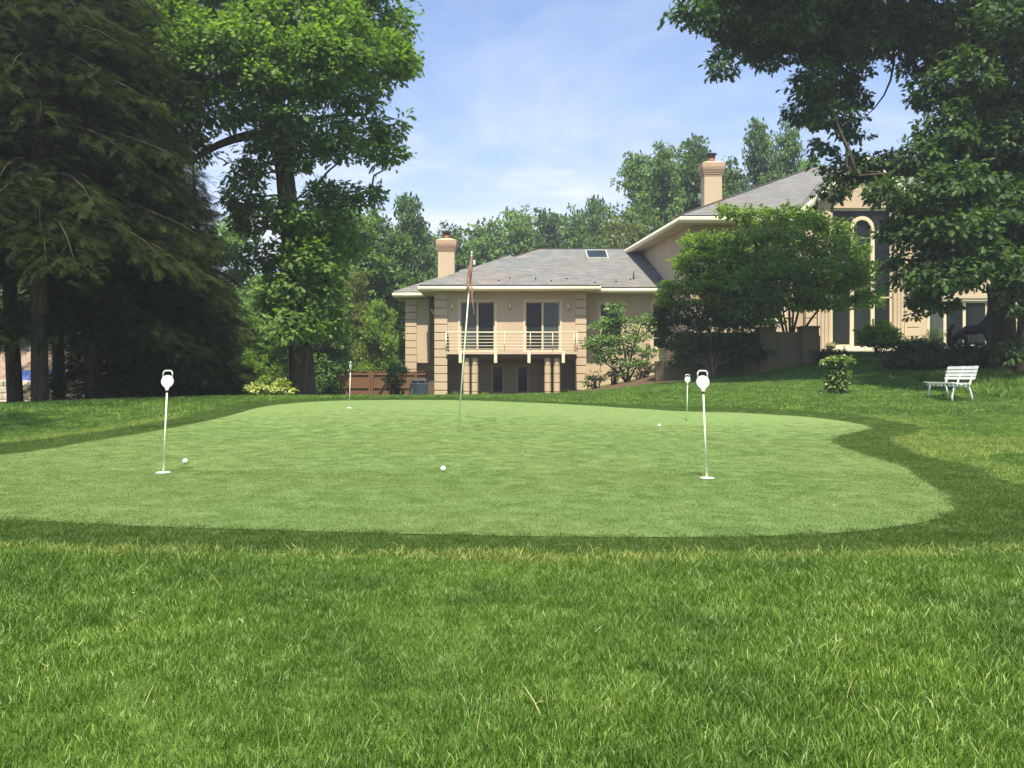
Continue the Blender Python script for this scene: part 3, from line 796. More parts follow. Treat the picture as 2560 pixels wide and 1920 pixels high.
# main eaves and roof
fz0, fz1 = 7.49, 7.77
A_ = (7.42, 36.35); 
fascia([(5.3, 54.5), A_], fz0, fz1); fascia([A_, (xf0 + .1, 36.35)], fz0, fz1); fascia([(xf1 - .1, 36.35), (30, 36.35)], fz0, fz1)
r = .14
MB().lathe([(0.001, fz0)] + [(r * .95 * math.cos(t), fz0 + r + r * math.sin(t)) for t in np.linspace(-math.pi / 2, math.pi / 2, 9)], (A_[0], A_[1], 0), 16).build("fascia_corner", M['cream'], house)
MB().prism([(18.86, 36.38), (30, 36.38), (30, 37.19), (18.86, 37.19)], fz0 + .03, fz0 + .055).build("soffit", M['soffit'], house)
MB().prism([(7.45, 36.38), (12.28, 36.38), (12.28, 37.19), (8.35, 37.3), (6.6, 54), (5.4, 54)], fz0 + .03, fz0 + .055).build("soffit", M['soffit'], house)
R1, R2 = (17.0, 46.2, 12.45), (20, 46.2, 12.45)
a, b, c, d = (7.36, 36.28, 7.785), (30, 36.28, 7.785), (30, 56.3, 7.785), (5.1, 56.3, 7.785)
roof_mesh("main_roof", [[a, (12.3, 36.28, 7.785), (15.57, 42.12, 10.53), R1], [(18.84, 36.28, 7.785), b, R2, (15.57, 42.12, 10.53)], [(15.57, 42.12, 10.53), R2, R1], [b, c, R2], [c, d, R1, R2], [d, a, R1]], house)
MB().bar((7.4, 36.33, 7.83), (17, 46.2, 12.49), .17, .05).build("ridge_cap", M['shingle'], house)

# ------------------------------------------------------------------ retaining wall
gwall = empty("garden_wall", (9, 30, 1), "low tan stucco garden wall with block piers standing in deep shade right of the house wing", "garden wall")
box("wall_panel", M['shade_stucco'], gwall, X(1690, 30), X(1896, 30), 30.05, 30.3, 0.1, Z(831, 30))
box("wall_panel", M['shade_stucco'], gwall, X(1938, 30), X(2003, 30), 30.05, 30.3, 0.3, Z(829.5, 30))
box("wall_panel", M['shade_stucco'], gwall, X(1640, 30), X(1690, 30) - .002, 30.1, 30.3, 0.0, Z(903, 30))
MB().prism([(X(2045, 30), 30.1), (X(2045, 30), 30.3), (12.4, 33.3), (12.2, 33.3)], 0.6, Z(829.5, 30)).build("wall_panel", M['shade_stucco'], gwall)
for a_, b_, zt_ in ((X(1896, 30), X(1938, 30), Z(817, 30)), (X(2003, 30), X(2045, 30), Z(815, 30))):
    zg = 0.28
    while zg < zt_ - 0.1:
        z1_ = min(zg + 0.44, zt_ - .09)
        bevel(box("pier_block", M['shade_stucco'], gwall, a_, b_, 29.88, 30.45, zg, z1_), 0.015); zg += 0.462
    box("pier_core", M['shade_stucco'], gwall, a_ + .03, b_ - .03, 29.91, 30.42, 0.2, zt_ - .12)
    bevel(box("pier_cap", M['shade_stucco'], gwall, a_ - .03, b_ + .03, 29.85, 30.48, zt_ - .085, zt_), 0.02)

# ------------------------------------------------------------------ wooden fence
Yf = 42.0
fence = empty("wooden_fence", (X(900, Yf), Yf, -0.8), "reddish brown board fence with rails and posts between the oak and the house", "fence")
xf = X(770, Yf); ztop = Z(930, Yf); i = 0
while xf < X(1092, Yf):
    w_ = 0.145; g_ = random.uniform(-.012, .012)
    box("board", M['cwood'], fence, xf, xf + w_ - .006, Yf + g_ * .3, Yf + .02 + g_ * .3, -1.1, ztop + g_); xf += w_
for px in (790, 841, 925, 931.5, 985, 1040): box("fence_post", M['cwood'], fence, X(px, Yf) - .055, X(px, Yf) + .055, Yf - .12, Yf - .01, -1.1, ztop + .01)
for zz in (ztop - .10, Z(968, Yf), -.55): box("fence_rail", M['cwood'], fence, X(772, Yf), X(1090, Yf), Yf - .055, Yf - .006, zz - .05, zz + .05)
box("fence_cap", M['cwood'], fence, X(772, Yf), X(1090, Yf), Yf - .06, Yf + .05, ztop + .022, ztop + .05)
MB().bar((X(940, Yf), Yf - .075, Z(992, Yf)), (X(968, Yf), Yf - .075, Z(950, Yf)), .09, .03).build("brace", M['cwood'], fence)
box("end_post", M['dwood'], fence, X(1072, 41.5), X(1088, 41.5) - 0.02, 41.3, 41.5, -1.1, Z(929, 41.5))

# ------------------------------------------------------------------ condenser in front of the fence
Yc = 30.0; gx = X(1047, Yc); g0 = tz(gx, Yc) - 0.05
con = empty("air_conditioner", (gx, Yc, g0), "round grey slatted air conditioner unit in front of the brown fence", "air conditioner")
ztp = Z(960, Yc)
MB().lathe([(0.30, g0 - .1), (0.30, ztp)], (gx, Yc, 0), 28).build("body", M['greymetal'], con)
for i in range(26):
    t = 2 * math.pi * i / 26
    p = Vector((gx + .315 * math.cos(t), Yc + .315 * math.sin(t), 0))
    MB().extrude([(-.014, -.012), (.014, -.012), (.014, .014), (-.014, .014)], p + Vector((0, 0, g0 - .05)), p + Vector((0, 0, ztp - .01)), (math.cos(t), math.sin(t), 0)).build("slat", M['greymetal'], con)
MB().lathe([(0.33, ztp - .01), (0.335, ztp + .02), (0.31, ztp + .035)], (gx, Yc, 0), 28).build("rim", M['palemetal'], con)
MB().lathe([(0.25, ztp + .036), (0.25, ztp + .10)], (gx, Yc, 0), 24).build("fan_grille", M['blackm'], con)
MB().lathe([(0.31, ztp + .13), (0.31, ztp + .155), (0.22, ztp + .175), (0.02, ztp + .18)], (gx, Yc, 0), 28).build("lid", M['palemetal'], con)
for i in range(6):
    t = 2 * math.pi * (i + .5) / 6
    MB().bar((gx + .29 * math.cos(t), Yc + .29 * math.sin(t), ztp + .03), (gx + .29 * math.cos(t), Yc + .29 * math.sin(t), ztp + .14), .03).build("lid_stay", M['palemetal'], con)

# ------------------------------------------------------------------ practice cup markers
def marker(base, top, Y, label, yaw=0.0, flange=True):
    zb_ = tz(X(base[0], Y), Y) + 0.013
    x0 = X(base[0], Y); dx = X(top[0], Y) - x0; H = 0.785
    e = empty("practice_green_marker", (x0, Y, zb_), label, "golf marker", "white practice cup markers on the putting green", 0)
    L = 0.63; lean = dx / H
    c, s = math.cos(yaw), math.sin(yaw)
    def T(u, v, w):   # local across, deep, up -> world
        return (x0 + u * c - v * s + lean * w, Y + u * s + v * c, zb_ + w)
    MB().tube([T(0, 0, 0.0), T(0, 0, L)], 0.0062, 10).build("pole", M['pole'], e)
    if flange: MB().lathe([(0.054, 0.0), (0.055, 0.003), (0.047, 0.006), (0.02, 0.009)], (x0, Y, zb_), 24).build("cup_flange", M['white'], e)
    MB().tube([T(0, 0, L - .012), T(0, 0, L + .004)], 0.0085, 10).build("collar", M['black'], e)
    # head: bulb outline, extruded 8 mm
    zc = L + .073; out_ = []
    for t in np.linspace(math.radians(-62), math.radians(242), 26): out_.append((.0475 * math.cos(t), zc + .0475 * math.sin(t)))
    out_ += [(-.0125, L + .018), (-.011, L + .004), (.011, L + .004), (.0125, L + .018)]
    n = len(out_); mb = MB(); th = .006
    vs = [T(u, -th, w) for u, w in out_] + [T(u, th, w) for u, w in out_]
    mb.add(vs, [tuple(range(n)), tuple(range(n, 2 * n))[::-1]] + [(i, n + i, n + (i + 1) % n, (i + 1) % n) for i in range(n)])
    h = bevel(mb.build("head", M['white'], e), .002)
    zt_ = L + .155; hw = .034
    pts = [T(-hw - .003, 0, zc + .03), T(-hw, 0, zt_ - .012), T(-hw + .012, 0, zt_), T(hw - .012, 0, zt_), T(hw, 0, zt_ - .012), T(hw + .003, 0, zc + .03)]
    MB().tube(pts, .0052, 8).build("lifting_loop", M['white'], e)
    return e
marker((408, 1187), (420, 931), 6.37, "white disc marker with loop handle leaning right at the left front of the green")
marker((1767, 1200), (1756, 950), 6.05, "white disc marker with loop handle leaning left on the right front of the green")
marker((1717, 1055), (1719, 940), 14.0, "small distant white disc marker standing behind the right front marker", flange=False)
marker((873, 1022), (877, 907), 14.0, "distant white marker seen edge on in front of the brown fence", yaw=math.radians(84))

# ------------------------------------------------------------------ flagstick
Yg = 10.0; bx = X(1145, Yg); bz = tz(bx, Yg) + .012; tx = X(1179.5, Yg); tzp = Z(634, Yg)
fl = empty("flagstick", (bx, Yg, bz), "tall leaning flagstick with a faded flag hanging limp on the putting green", "flagstick")
MB().tube([(bx, Yg, bz), (bx + (tx - bx) * .5, Yg + .01, bz + (tzp - bz) * .5), (tx, Yg, tzp)], [.0105, .009, .0065], 10).build("pole", M['pole'], fl)
MB().lathe([(.001, -.014), (.012, -.008), (.014, 0), (.012, .008), (.001, .014)], (tx, Yg, tzp + .01), 12).build("knob", M['white'], fl)
m, nt, out = newmat("faded_striped_cloth")
g = nt.nodes.new("ShaderNodeTexCoord"); sp = nt.nodes.new("ShaderNodeSeparateXYZ"); nt.links.new(g.outputs["UV"], sp.inputs[0])
wv = nt.nodes.new("ShaderNodeMath"); wv.operation = 'SINE'
ml = nt.nodes.new("ShaderNodeMath"); ml.operation = 'MULTIPLY'; nt.links.new(sp.outputs[0], ml.inputs[0]); ml.inputs[1].default_value = 44
nt.links.new(ml.outputs[0], wv.inputs[0])
col = ramp(nt, wv.outputs[0], [(0.30, (0.38, 0.19, 0.15)), (0.55, (0.66, 0.54, 0.46))])
col = mixc(nt, 1.0, col, ramp(nt, noise(nt, pos(nt), 25, 4), [(0.3, (.55, .5, .45)), (0.7, (1.1, 1.05, 1.0))]), 'MULTIPLY')
p = pbsdf(nt, out, col, 0.9, 0.1)
M['flag'] = m
nu, nv = 40, 22; vs = []; uvs = []
rf = np.random.default_rng(4)
jag = rf.uniform(-.05, .04, nu + 1)
for i in range(nu + 1):
    u = i / nu
    for j in range(nv + 1):
        v = j / nv
        Ln = (.36 + .06 * math.sin(u * 9) + jag[i]) * (1 if u < .82 else .75)
        z_ = tzp - .03 - v * Ln
        spread = .012 + .030 * math.sin(min(v * 1.6, 1.57)) * (1 - .45 * v)
        ph = u * 2 * math.pi * 4.5
        x_ = tx + (tx - bx) / (tzp - bz) * (z_ - tzp) + (u - .5) * spread * 1.3 + spread * .42 * math.sin(ph) - .012 * v
        y_ = Yg - .008 + spread * .85 * math.cos(ph * .9 + v * 1.5)
        vs.append((x_, y_, z_)); uvs.append((u, v))
fs = [(i * (nv + 1) + j, (i + 1) * (nv + 1) + j, (i + 1) * (nv + 1) + j + 1, i * (nv + 1) + j + 1) for i in range(nu) for j in range(nv)]
# torn tail strip
b = len(vs)
for j in range(13):
    v = j / 12
    zz = tzp - .33 - v * .40; x_ = tx + .012 + .004 * math.sin(v * 9) - (.02 * (1 - v)) + .012 * v
    w = .009 * (1 - .5 * v)
    vs += [(x_ - w, Yg - .025 + .006 * math.sin(v * 7), zz), (x_ + w, Yg - .018 + .006 * math.sin(v * 7 + 1), zz)]; uvs += [(.1, v), (.14, v)]
fs += [(b + 2 * j, b + 2 * j + 1, b + 2 * j + 3, b + 2 * j + 2) for j in range(12)]
me = bpy.data.meshes.new("cloth"); me.from_pydata(vs, [], fs); me.materials.append(M['flag'])
uvl = me.uv_layers.new(name="UVMap")
for lp in me.loops: uvl.data[lp.index].uv = uvs[lp.vertex_index]
me.polygons.foreach_set("use_smooth", np.ones(len(me.polygons), bool)); me.update()
link("cloth", me, fl)
box("tag", M['white'], fl, tx + .022, tx + .042, Yg - .03, Yg - .026, tzp - .135, tzp - .08)

# ------------------------------------------------------------------ golf balls
m, nt, out = newmat("golf_ball_cover")
tc = nt.nodes.new("ShaderNodeTexCoord"); vo = nt.nodes.new("ShaderNodeTexVoronoi"); vo.inputs["Scale"].default_value = 260
nt.links.new(tc.outputs["Object"], vo.inputs["Vector"])
pbsdf(nt, out, (0.84, 0.83, 0.78), 0.35, 0.4, bump(nt, vo.outputs[0], 0.5, 0.001))
import bmesh
for px, Y, lab in ((463, 7.0, "white golf ball lying right of the left front marker"), (1108, 6.45, "white golf ball in the middle of the green before the flagstick"), (1648, 12.1, "small distant white golf ball near the far right marker")):
    bm = bmesh.new(); bmesh.ops.create_icosphere(bm, subdivisions=3, radius=.0214)
    me = bpy.data.meshes.new("golf_ball"); bm.to_mesh(me); bm.free(); me.polygons.foreach_set("use_smooth", np.ones(len(me.polygons), bool)); me.materials.append(m)
    o = link("golf_ball", me); x_ = X(px, Y); o.location = (x_, Y, tz(x_, Y) + .013 + .020)
    tag(o, lab, "golf ball", "golf balls on the putting green")

# ------------------------------------------------------------------ bench (length runs away from the camera, faces left)
bx0, by0 = 10.62, 20.0
bench = empty("garden_bench", (bx0 + .25, by0 + .6, tz(bx0 + .25, by0 + .6)), "white slatted garden bench on the lawn at the right, facing left", "bench")
gb = lambda x, y: tz(x, y) - .01
y0_, y1_ = by0 - .12, by0 + 1.25
for k in range(5):   # seat slats
    xx = bx0 - .06 + k * .098; zz = .42 + .012 * abs(k - 2) ** 1.5 - .012 * k * .3
    bevel(box("seat_slat", M['whitewood'], bench, xx, xx + .078, y0_, y1_, zz + .13, zz + .155), .006)
for k in range(4):   # back slats
    t = k / 3; xx = bx0 + .47 + .07 * t; zz = .13 + .545 + t * .255
    MB().add([(xx, y0_, zz), (xx + .022, y0_, zz), (xx + .05, y0_, zz + .072), (xx + .028, y0_, zz + .072), (xx, y1_, zz), (xx + .022, y1_, zz), (xx + .05, y1_, zz + .072), (xx + .028, y1_, zz + .072)],
             [(0, 1, 2, 3), (7, 6, 5, 4), (0, 4, 5, 1), (1, 5, 6, 2), (2, 6, 7, 3), (3, 7, 4, 0)]).build("back_slat", M['whitewood'], bench)
for yy in (by0, by0 + .56, by0 + 1.12):
    g1 = gb(bx0, yy); g2 = gb(bx0 + .5, yy)
    if yy != by0 + .56:
        MB().tube([(bx0 + .02, yy, g1), (bx0 + .01, yy, g1 + .15), (bx0 + .03, yy, g1 + .28), (bx0 + .09, yy, .13 + .40)], [.03, .026, .026, .03], 8).build("leg", M['whitewood'], bench)
        MB().tube([(bx0 + .51, yy, g2), (bx0 + .48, yy, g2 + .16), (bx0 + .44, yy, g2 + .30), (bx0 + .38, yy, .13 + .40)], [.03, .026, .026, .03], 8).build("leg", M['whitewood'], bench)
    MB().bar((bx0 - .03, yy, .13 + .405), (bx0 + .42, yy, .13 + .385), .045, .04).build("seat_rail", M['whitewood'], bench)
    MB().bar((bx0 + .41, yy, .13 + .38), (bx0 + .60, yy, .13 + .875), .045, .03).build("back_support", M['whitewood'], bench)

# ------------------------------------------------------------------ horse statue behind the shrubs
def skin_figure(name, nodes, edges, mat, parent, sub=2):
    me = bpy.data.meshes.new(name); me.from_pydata([n[:3] for n in nodes], edges, [])
    o = link(name, me, parent, mat)
    sk = o.modifiers.new("skin", 'SKIN'); sk.use_smooth_shade = True
    for v, n in zip(me.skin_vertices[0].data, nodes):
        v.radius = (n[3], n[3] if len(n) < 5 else n[4])
    me.skin_vertices[0].data[0].use_root = True
    ss = o.modifiers.new("sub", 'SUBSURF'); ss.levels = sub; ss.render_levels = sub
    return o
Yh = 27.0; hx0 = X(2420, Yh); hg = tz(hx0, Yh)
hs = empty("horse_statue", (hx0, Yh, hg), "dark bronze horse statue with raised head among the shrubs behind the bench", "statue")
hu = lambda px, py, dy=0.0: ((px - HX) * Yh / F, Yh + dy, CZ + (HY - py) * Yh / F)
N = []; E = []
def nd(p, r, r2=None): N.append((*p, r, r2 or r)); return len(N) - 1
hip_ = nd(hu(2411, 822, .25), .19, .18); bel = nd(hu(2435, 825, 0), .19, .19); ch = nd(hu(2456, 816, -.25), .20, .19)
n1_ = nd(hu(2460, 788, -.4), .14, .12); n2_ = nd(hu(2458, 757, -.45), .10, .10); n3_ = nd(hu(2453, 731, -.5), .10, .10)
hd = nd(hu(2446, 724, -.56), .09, .09); hm = nd(hu(2443, 735, -.68), .07, .07); mz_ = nd(hu(2441.5, 745, -.76), .045, .05)
E += [(hip_, bel), (bel, ch), (ch, n1_), (n1_, n2_), (n2_, n3_), (n3_, hd), (hd, hm), (hm, mz_)]
def leg_(root, px, dy, kx, hock, yb):
    a = nd(hu(px, 848, dy), .085); b_ = nd(hu(px + kx, 868, dy + hock), .05); c_ = nd((hu(px, 0, dy)[0], Yh + dy, yb + .08), .045); d_ = nd((hu(px, 0, dy)[0], Yh + dy - .05, yb), .06)
    E.extend([(root, a), (a, b_), (b_, c_), (c_, d_)])
leg_(hip_, 2404, .45, -2, .08, hg); leg_(hip_, 2420, .10, 2, .08, hg); leg_(ch, 2450, -.45, 1, -.03, hg); leg_(ch, 2466, -.1, 0, -.03, hg)
skin_figure("body", N, E, M['bronze'], hs)
for px, tx_ in ((2440, 2436), (2450, 2456)):
    MB().tube([hu(px, 721, -.5), hu((px + tx_) / 2, 717, -.5), hu(tx_, 712.5, -.49)], [.035, .03, .006], 8).build("ear", M['bronze'], hs)
MB().tube([hu(2404, 808, .42), hu(2397, 822, .55), hu(2396, 850, .6), hu(2398, 868, .6)], [.05, .08, .08, .03], 8).build("tail", M['bronze'], hs)
mane = MB()
for i in range(9):
    t = i / 8; a = hu(2449 + 17 * t, 717 + 62 * t, -.42 + .1 * t)
    mane.tube([a, (a[0] + .07, a[1] + .02, a[2] - .05), (a[0] + .09, a[1] + .02, a[2] - .16)], [.035, .03, .01], 6)
mane.build("mane", M['bronze'], hs)

# ------------------------------------------------------------------ urn with flowers, left background things
Yu = 35.4; ux = X(2077, Yu); ug = 1.72
urn = empty("planter_urn", (ux, Yu, ug), "pale stone urn holding white flowers left of the terrace doors", "planter")
MB().lathe([(.14, -.05), (.14, .02), (.05, .06), (.05, .14), (.18, .24), (.23, .32), (.20, .33)], (ux, Yu, ug), 20).build("bowl", M['stone'], urn)
Yp = 30.0
px_ = X(592, Yp)
post = empty("metal_post", (px_, Yp, -.2), "thin pale metal post with a pipe at its foot left of the blossoming shrub", "post")
MB().tube([(px_, Yp, -.5), (px_, Yp, Z(937, Yp))], .028, 8).build("pole", M['copper'], post)
MB().tube([(px_, Yp, Z(993, Yp)), (X(632, Yp), Yp + .3, Z(989, Yp))], .03, 8).build("pipe", M['copper'], post)
Yw = 34.0
st_f = empty("stepped_fence", (X(540, Yw), Yw, -.4), "weathered tan board fence stepping down a slope under the trees at the left", "fence")
for (a, b, za, zb2) in ((466, 504, 970, 965), (512, 538, 965, 958), (542, 570, 968, 960), (572, 594, 977, 972), (596, 622, 972, 966)):
    xa_, xb_ = X(a, Yw), X(b, Yw); nB = max(3, int((xb_ - xa_) / .14))
    for i in range(nB):
        x0_ = xa_ + (xb_ - xa_) * i / nB; t = i / max(nB - 1, 1); zt_ = Z(za + (zb2 - za) * t, Yw)
        box("board", M['pinkwall'] if a > 500 else M['dwood'], st_f, x0_, x0_ + (xb_ - xa_) / nB - .008, Yw, Yw + .025, -1.2, zt_)
    MB().bar((xa_, Yw - .03, Z(za, Yw)), (xb_, Yw - .03, Z(zb2, Yw)), .05, .06).build("fence_rail", M['stone'], st_f)
for px in (508, 540, 571, 595): box("fence_post", M['dwood'], st_f, X(px, Yw) - .05, X(px, Yw) + .05, Yw - .07, Yw + .04, -1.2, Z(957 if px < 575 else 968, Yw))
# blue tarp tent and stones beyond the hemlocks
Yt = 36.0
tarp = MB()
def tent(p, q, r_, dy):
    a_, b_, c_ = U(*p, Yt), U(*q, Yt), U(*r_, Yt)
    n = len(tarp.v)
    tarp.add([a_, b_, c_, (a_[0], a_[1] + dy, a_[2]), (b_[0], b_[1] + dy * .6, b_[2]), (c_[0], c_[1] + dy, c_[2])], [(0, 1, 2), (5, 4, 3), (0, 3, 4, 1), (1, 4, 5, 2), (2, 5, 3, 0)])
tent((12, 962), (38, 925), (66, 962), 2.2); tent((66, 962), (84, 948), (98, 962), 2.0)
tent((108, 965), (120, 925), (150, 985), 2.0); tent((128, 988), (158, 930), (172, 985), 2.4)
tag(tarp.build("tarpaulin", M['blue']), "bright blue peaked tarpaulin glimpsed between the dark conifer trunks at the far left", "tarpaulin")
rk = empty("stone_retaining_bank", (X(60, 34), 34, -.4), "low bank of tan stones under the blue tarpaulin at the far left", "stone bank")
rr = np.random.default_rng(8)
for row in range(5):
    xx = -22.0 + row * .15
    while xx < -17.2:
        w_ = rr.uniform(.35, .75); h_ = .27
        zz = -.75 + row * .27
        bevel(box("stone", M['stone'], rk, xx, xx + w_ - .03, 34 + rr.uniform(-.05, .05) + row * .05, 34.5 + row * .05, zz, zz + h_ - .03), .04); xx += w_
bl = empty("neighbour_house", (X(120, 52), 52, -.7), "pink brick neighbouring house barely visible through the dark conifers", "house")
box("wall", M['pinkwall'], bl, -34, -25.5, 52, 58, -1.2, 3.4)
window("window", -28.6, -27.6, .9, 2.2, 52, bl, glass=M['glass'])
hip("roof", -34.5, -25, 51.5, 58.5, 3.4, .4, parent=bl)
# ------------------------------------------------------------------ foliage tools
def nrm(a): return a / np.maximum(np.linalg.norm(a, axis=1, keepdims=True), 1e-9)
def leaf_mesh(name, P, A, N, L, W, tint, mat, fold=.18):
    """each leaf two triangles folded on the midrib"""
    n = len(P); A = nrm(A); Sd = nrm(np.cross(A, N)); N2 = nrm(np.cross(Sd, A))
    L = np.broadcast_to(L, (n,))[:, None]; W = np.broadcast_to(W, (n,))[:, None]
    mid = P + A * L * .42
    v = np.empty((n, 4, 3), np.float32)
    v[:, 0] = P; v[:, 1] = mid + Sd * W * .5 + N2 * W * fold; v[:, 2] = P + A * L; v[:, 3] = mid - Sd * W * .5 + N2 * W * fold
    base = (np.arange(n) * 4)[:, None]
    f = (base[:, :, None] + np.array([[0, 1, 2], [0, 2, 3]])[None]).reshape(-1)
    me = bpy.data.meshes.new(name)
    me.vertices.add(n * 4); me.vertices.foreach_set("co", v.ravel())
    me.loops.add(len(f)); me.loops.foreach_set("vertex_index", f.astype(np.int32))
    me.polygons.add(n * 2); me.polygons.foreach_set("loop_start", np.arange(0, n * 6, 3, dtype=np.int32)); me.polygons.foreach_set("loop_total", np.full(n * 2, 3, np.int32))
    at = me.attributes.new("tint", 'FLOAT', 'POINT'); at.data.foreach_set("value", np.repeat(np.clip(tint, 0, 1), 4).astype(np.float32))
    me.materials.append(mat); me.update()
    return me
def unit(rng, n): return nrm(rng.normal(size=(n, 3)))
def sub_centres(rng, clumps, dens):
    """twig clusters spread through ellipsoid clumps, more near the surface"""
    C, O, R = [], [], []
    for c in clumps:
        cx, cy, cz, rx, ry, rz = c
        n = max(3, int(dens * (rx * ry + ry * rz + rx * rz)))
        u = unit(rng, n); u[:, 2] = np.where(u[:, 2] < -.3, u[:, 2] * .6, u[:, 2])
        r = rng.uniform(.30, 1.0, n) ** .55 * rng.uniform(.85, 1.12, n)
        r = np.where(rng.uniform(size=n) < .16, r * rng.uniform(1.05, 1.38, n), r)
        C.append(np.array([cx, cy, cz]) + u * r[:, None] * np.array([rx, ry, rz])); O.append(u)
    return np.concatenate(C), np.concatenate(O)
def foliage(name, rng, clumps, mat, dens=14, per=16, L=.15, W=None, rs=.3, droop=.35, flat=.55, upn=1.0, fold=.18, tvar=.22):
    C, O = sub_centres(rng, clumps, dens)
    m_ = len(C); per_ = per
    ci = np.repeat(np.arange(m_), per_); n = len(ci)
    off = rng.normal(size=(n, 3)) * np.array([1, 1, flat]); off = nrm(off)
    rad = rs * rng.uniform(.15, 1, n) ** .7 * rng.uniform(.7, 1.3, m_)[ci]
    P = C[ci] + off * rad[:, None] * np.array([1, 1, flat])
    A = off * 1.0 + O[ci] * .35 + rng.normal(size=(n, 3)) * .45; A[:, 2] -= droop
    N = rng.normal(size=(n, 3)) * .55 + O[ci] * .45; N[:, 2] += upn
    tl = .5 + rng.normal(size=m_)[ci] * tvar * .8 + rng.normal(size=n) * tvar * .6
    Ls = L * rng.uniform(.65, 1.25, n)
    return leaf_mesh(name, P, A, N, Ls, Ls * (W or .5), tl, mat, fold), C
def bez(p0, p1, p2, n=7):
    p0, p1, p2 = map(Vector, (p0, p1, p2))
    return [p0 * (1 - t) ** 2 + p1 * 2 * t * (1 - t) + p2 * t * t for t in np.linspace(0, 1, n)]
def wob(pts, rng, a):
    return [pts[0]] + [p + Vector(rng.normal(size=3) * a) for p in pts[1:-1]] + [pts[-1]]
def clumpsD(lst, rd=None, sq=1.0):
    """(Dx, Dy, rx, ry, Y) measured in the picture at distance Y -> metres"""
    o = []
    for dx, dy, rx, ry, Y in lst:
        p = U(dx * DK, dy * DK, Y); k_ = DK * Y / F
        o.append((p[0], p[1], p[2], rx * k_, (rd if rd else (rx + ry) * .5 * k_ * sq), ry * k_))
    return o


# sprays instanced through the big crowns
def scatter_nodes(o, cl):
    ng = bpy.data.node_groups.new(o.name + "_nodes", 'GeometryNodeTree')
    ng.interface.new_socket("Geometry", in_out='INPUT', socket_type='NodeSocketGeometry'); ng.interface.new_socket("Geometry", in_out='OUTPUT', socket_type='NodeSocketGeometry')
    N_ = ng.nodes; Lk = ng.links
    gi = N_.new('NodeGroupInput'); go = N_.new('NodeGroupOutput'); ip = N_.new('GeometryNodeInstanceOnPoints'); ci = N_.new('GeometryNodeCollectionInfo')
    ci.inputs['Collection'].default_value = cl; ci.inputs['Separate Children'].default_value = True; ci.inputs['Reset Children'].default_value = True
    def attr(nm, ty):
        q = N_.new('GeometryNodeInputNamedAttribute'); q.data_type = ty; q.inputs[0].default_value = nm; return q.outputs[0]
    e2r = N_.new('FunctionNodeEulerToRotation')
    Lk.new(attr("rot", 'FLOAT_VECTOR'), e2r.inputs[0]); Lk.new(e2r.outputs[0], ip.inputs['Rotation'])
    Lk.new(attr("scl", 'FLOAT'), ip.inputs['Scale']); Lk.new(attr("idx", 'INT'), ip.inputs['Instance Index'])
    ip.inputs['Pick Instance'].default_value = True
    Lk.new(gi.outputs[0], ip.inputs['Points']); Lk.new(ci.outputs[0], ip.inputs['Instance']); Lk.new(ip.outputs[0], go.inputs[0])
    md = o.modifiers.new("scatter", 'NODES'); md.node_group = ng
def coll(name, meshes):
    c = bpy.data.collections.new(name)
    for i, me in enumerate(meshes):
        o = bpy.data.objects.new(me.name, me); c.objects.link(o)
    return c
def eul(A, N):
    """euler angles that turn +X to A and +Z towards N"""
    from mathutils import Matrix
    A = nrm(A); Yv = nrm(np.cross(N, A)); Zv = np.cross(A, Yv); out = np.empty((len(A), 3))
    for i in range(len(A)):
        out[i] = Matrix(((A[i, 0], Yv[i, 0], Zv[i, 0]), (A[i, 1], Yv[i, 1], Zv[i, 1]), (A[i, 2], Yv[i, 2], Zv[i, 2]))).to_euler()
    return out
def spray_crown(name, parent, P, A, N, scl, cl, rng):
    n = len(P); me = bpy.data.meshes.new(name); me.vertices.add(n); me.vertices.foreach_set("co", P.astype(np.float32).ravel())
    q = me.attributes.new("rot", 'FLOAT_VECTOR', 'POINT'); q.data.foreach_set("vector", eul(A, N).astype(np.float32).ravel())
    q = me.attributes.new("scl", 'FLOAT', 'POINT'); q.data.foreach_set("value", scl.astype(np.float32))
    q = me.attributes.new("idx", 'INT', 'POINT'); q.data.foreach_set("value", rng.integers(0, len(cl.objects), n).astype(np.int32))
    me.update(); o = link(name, me, parent); tag(o, kind="stuff"); scatter_nodes(o, cl); return o
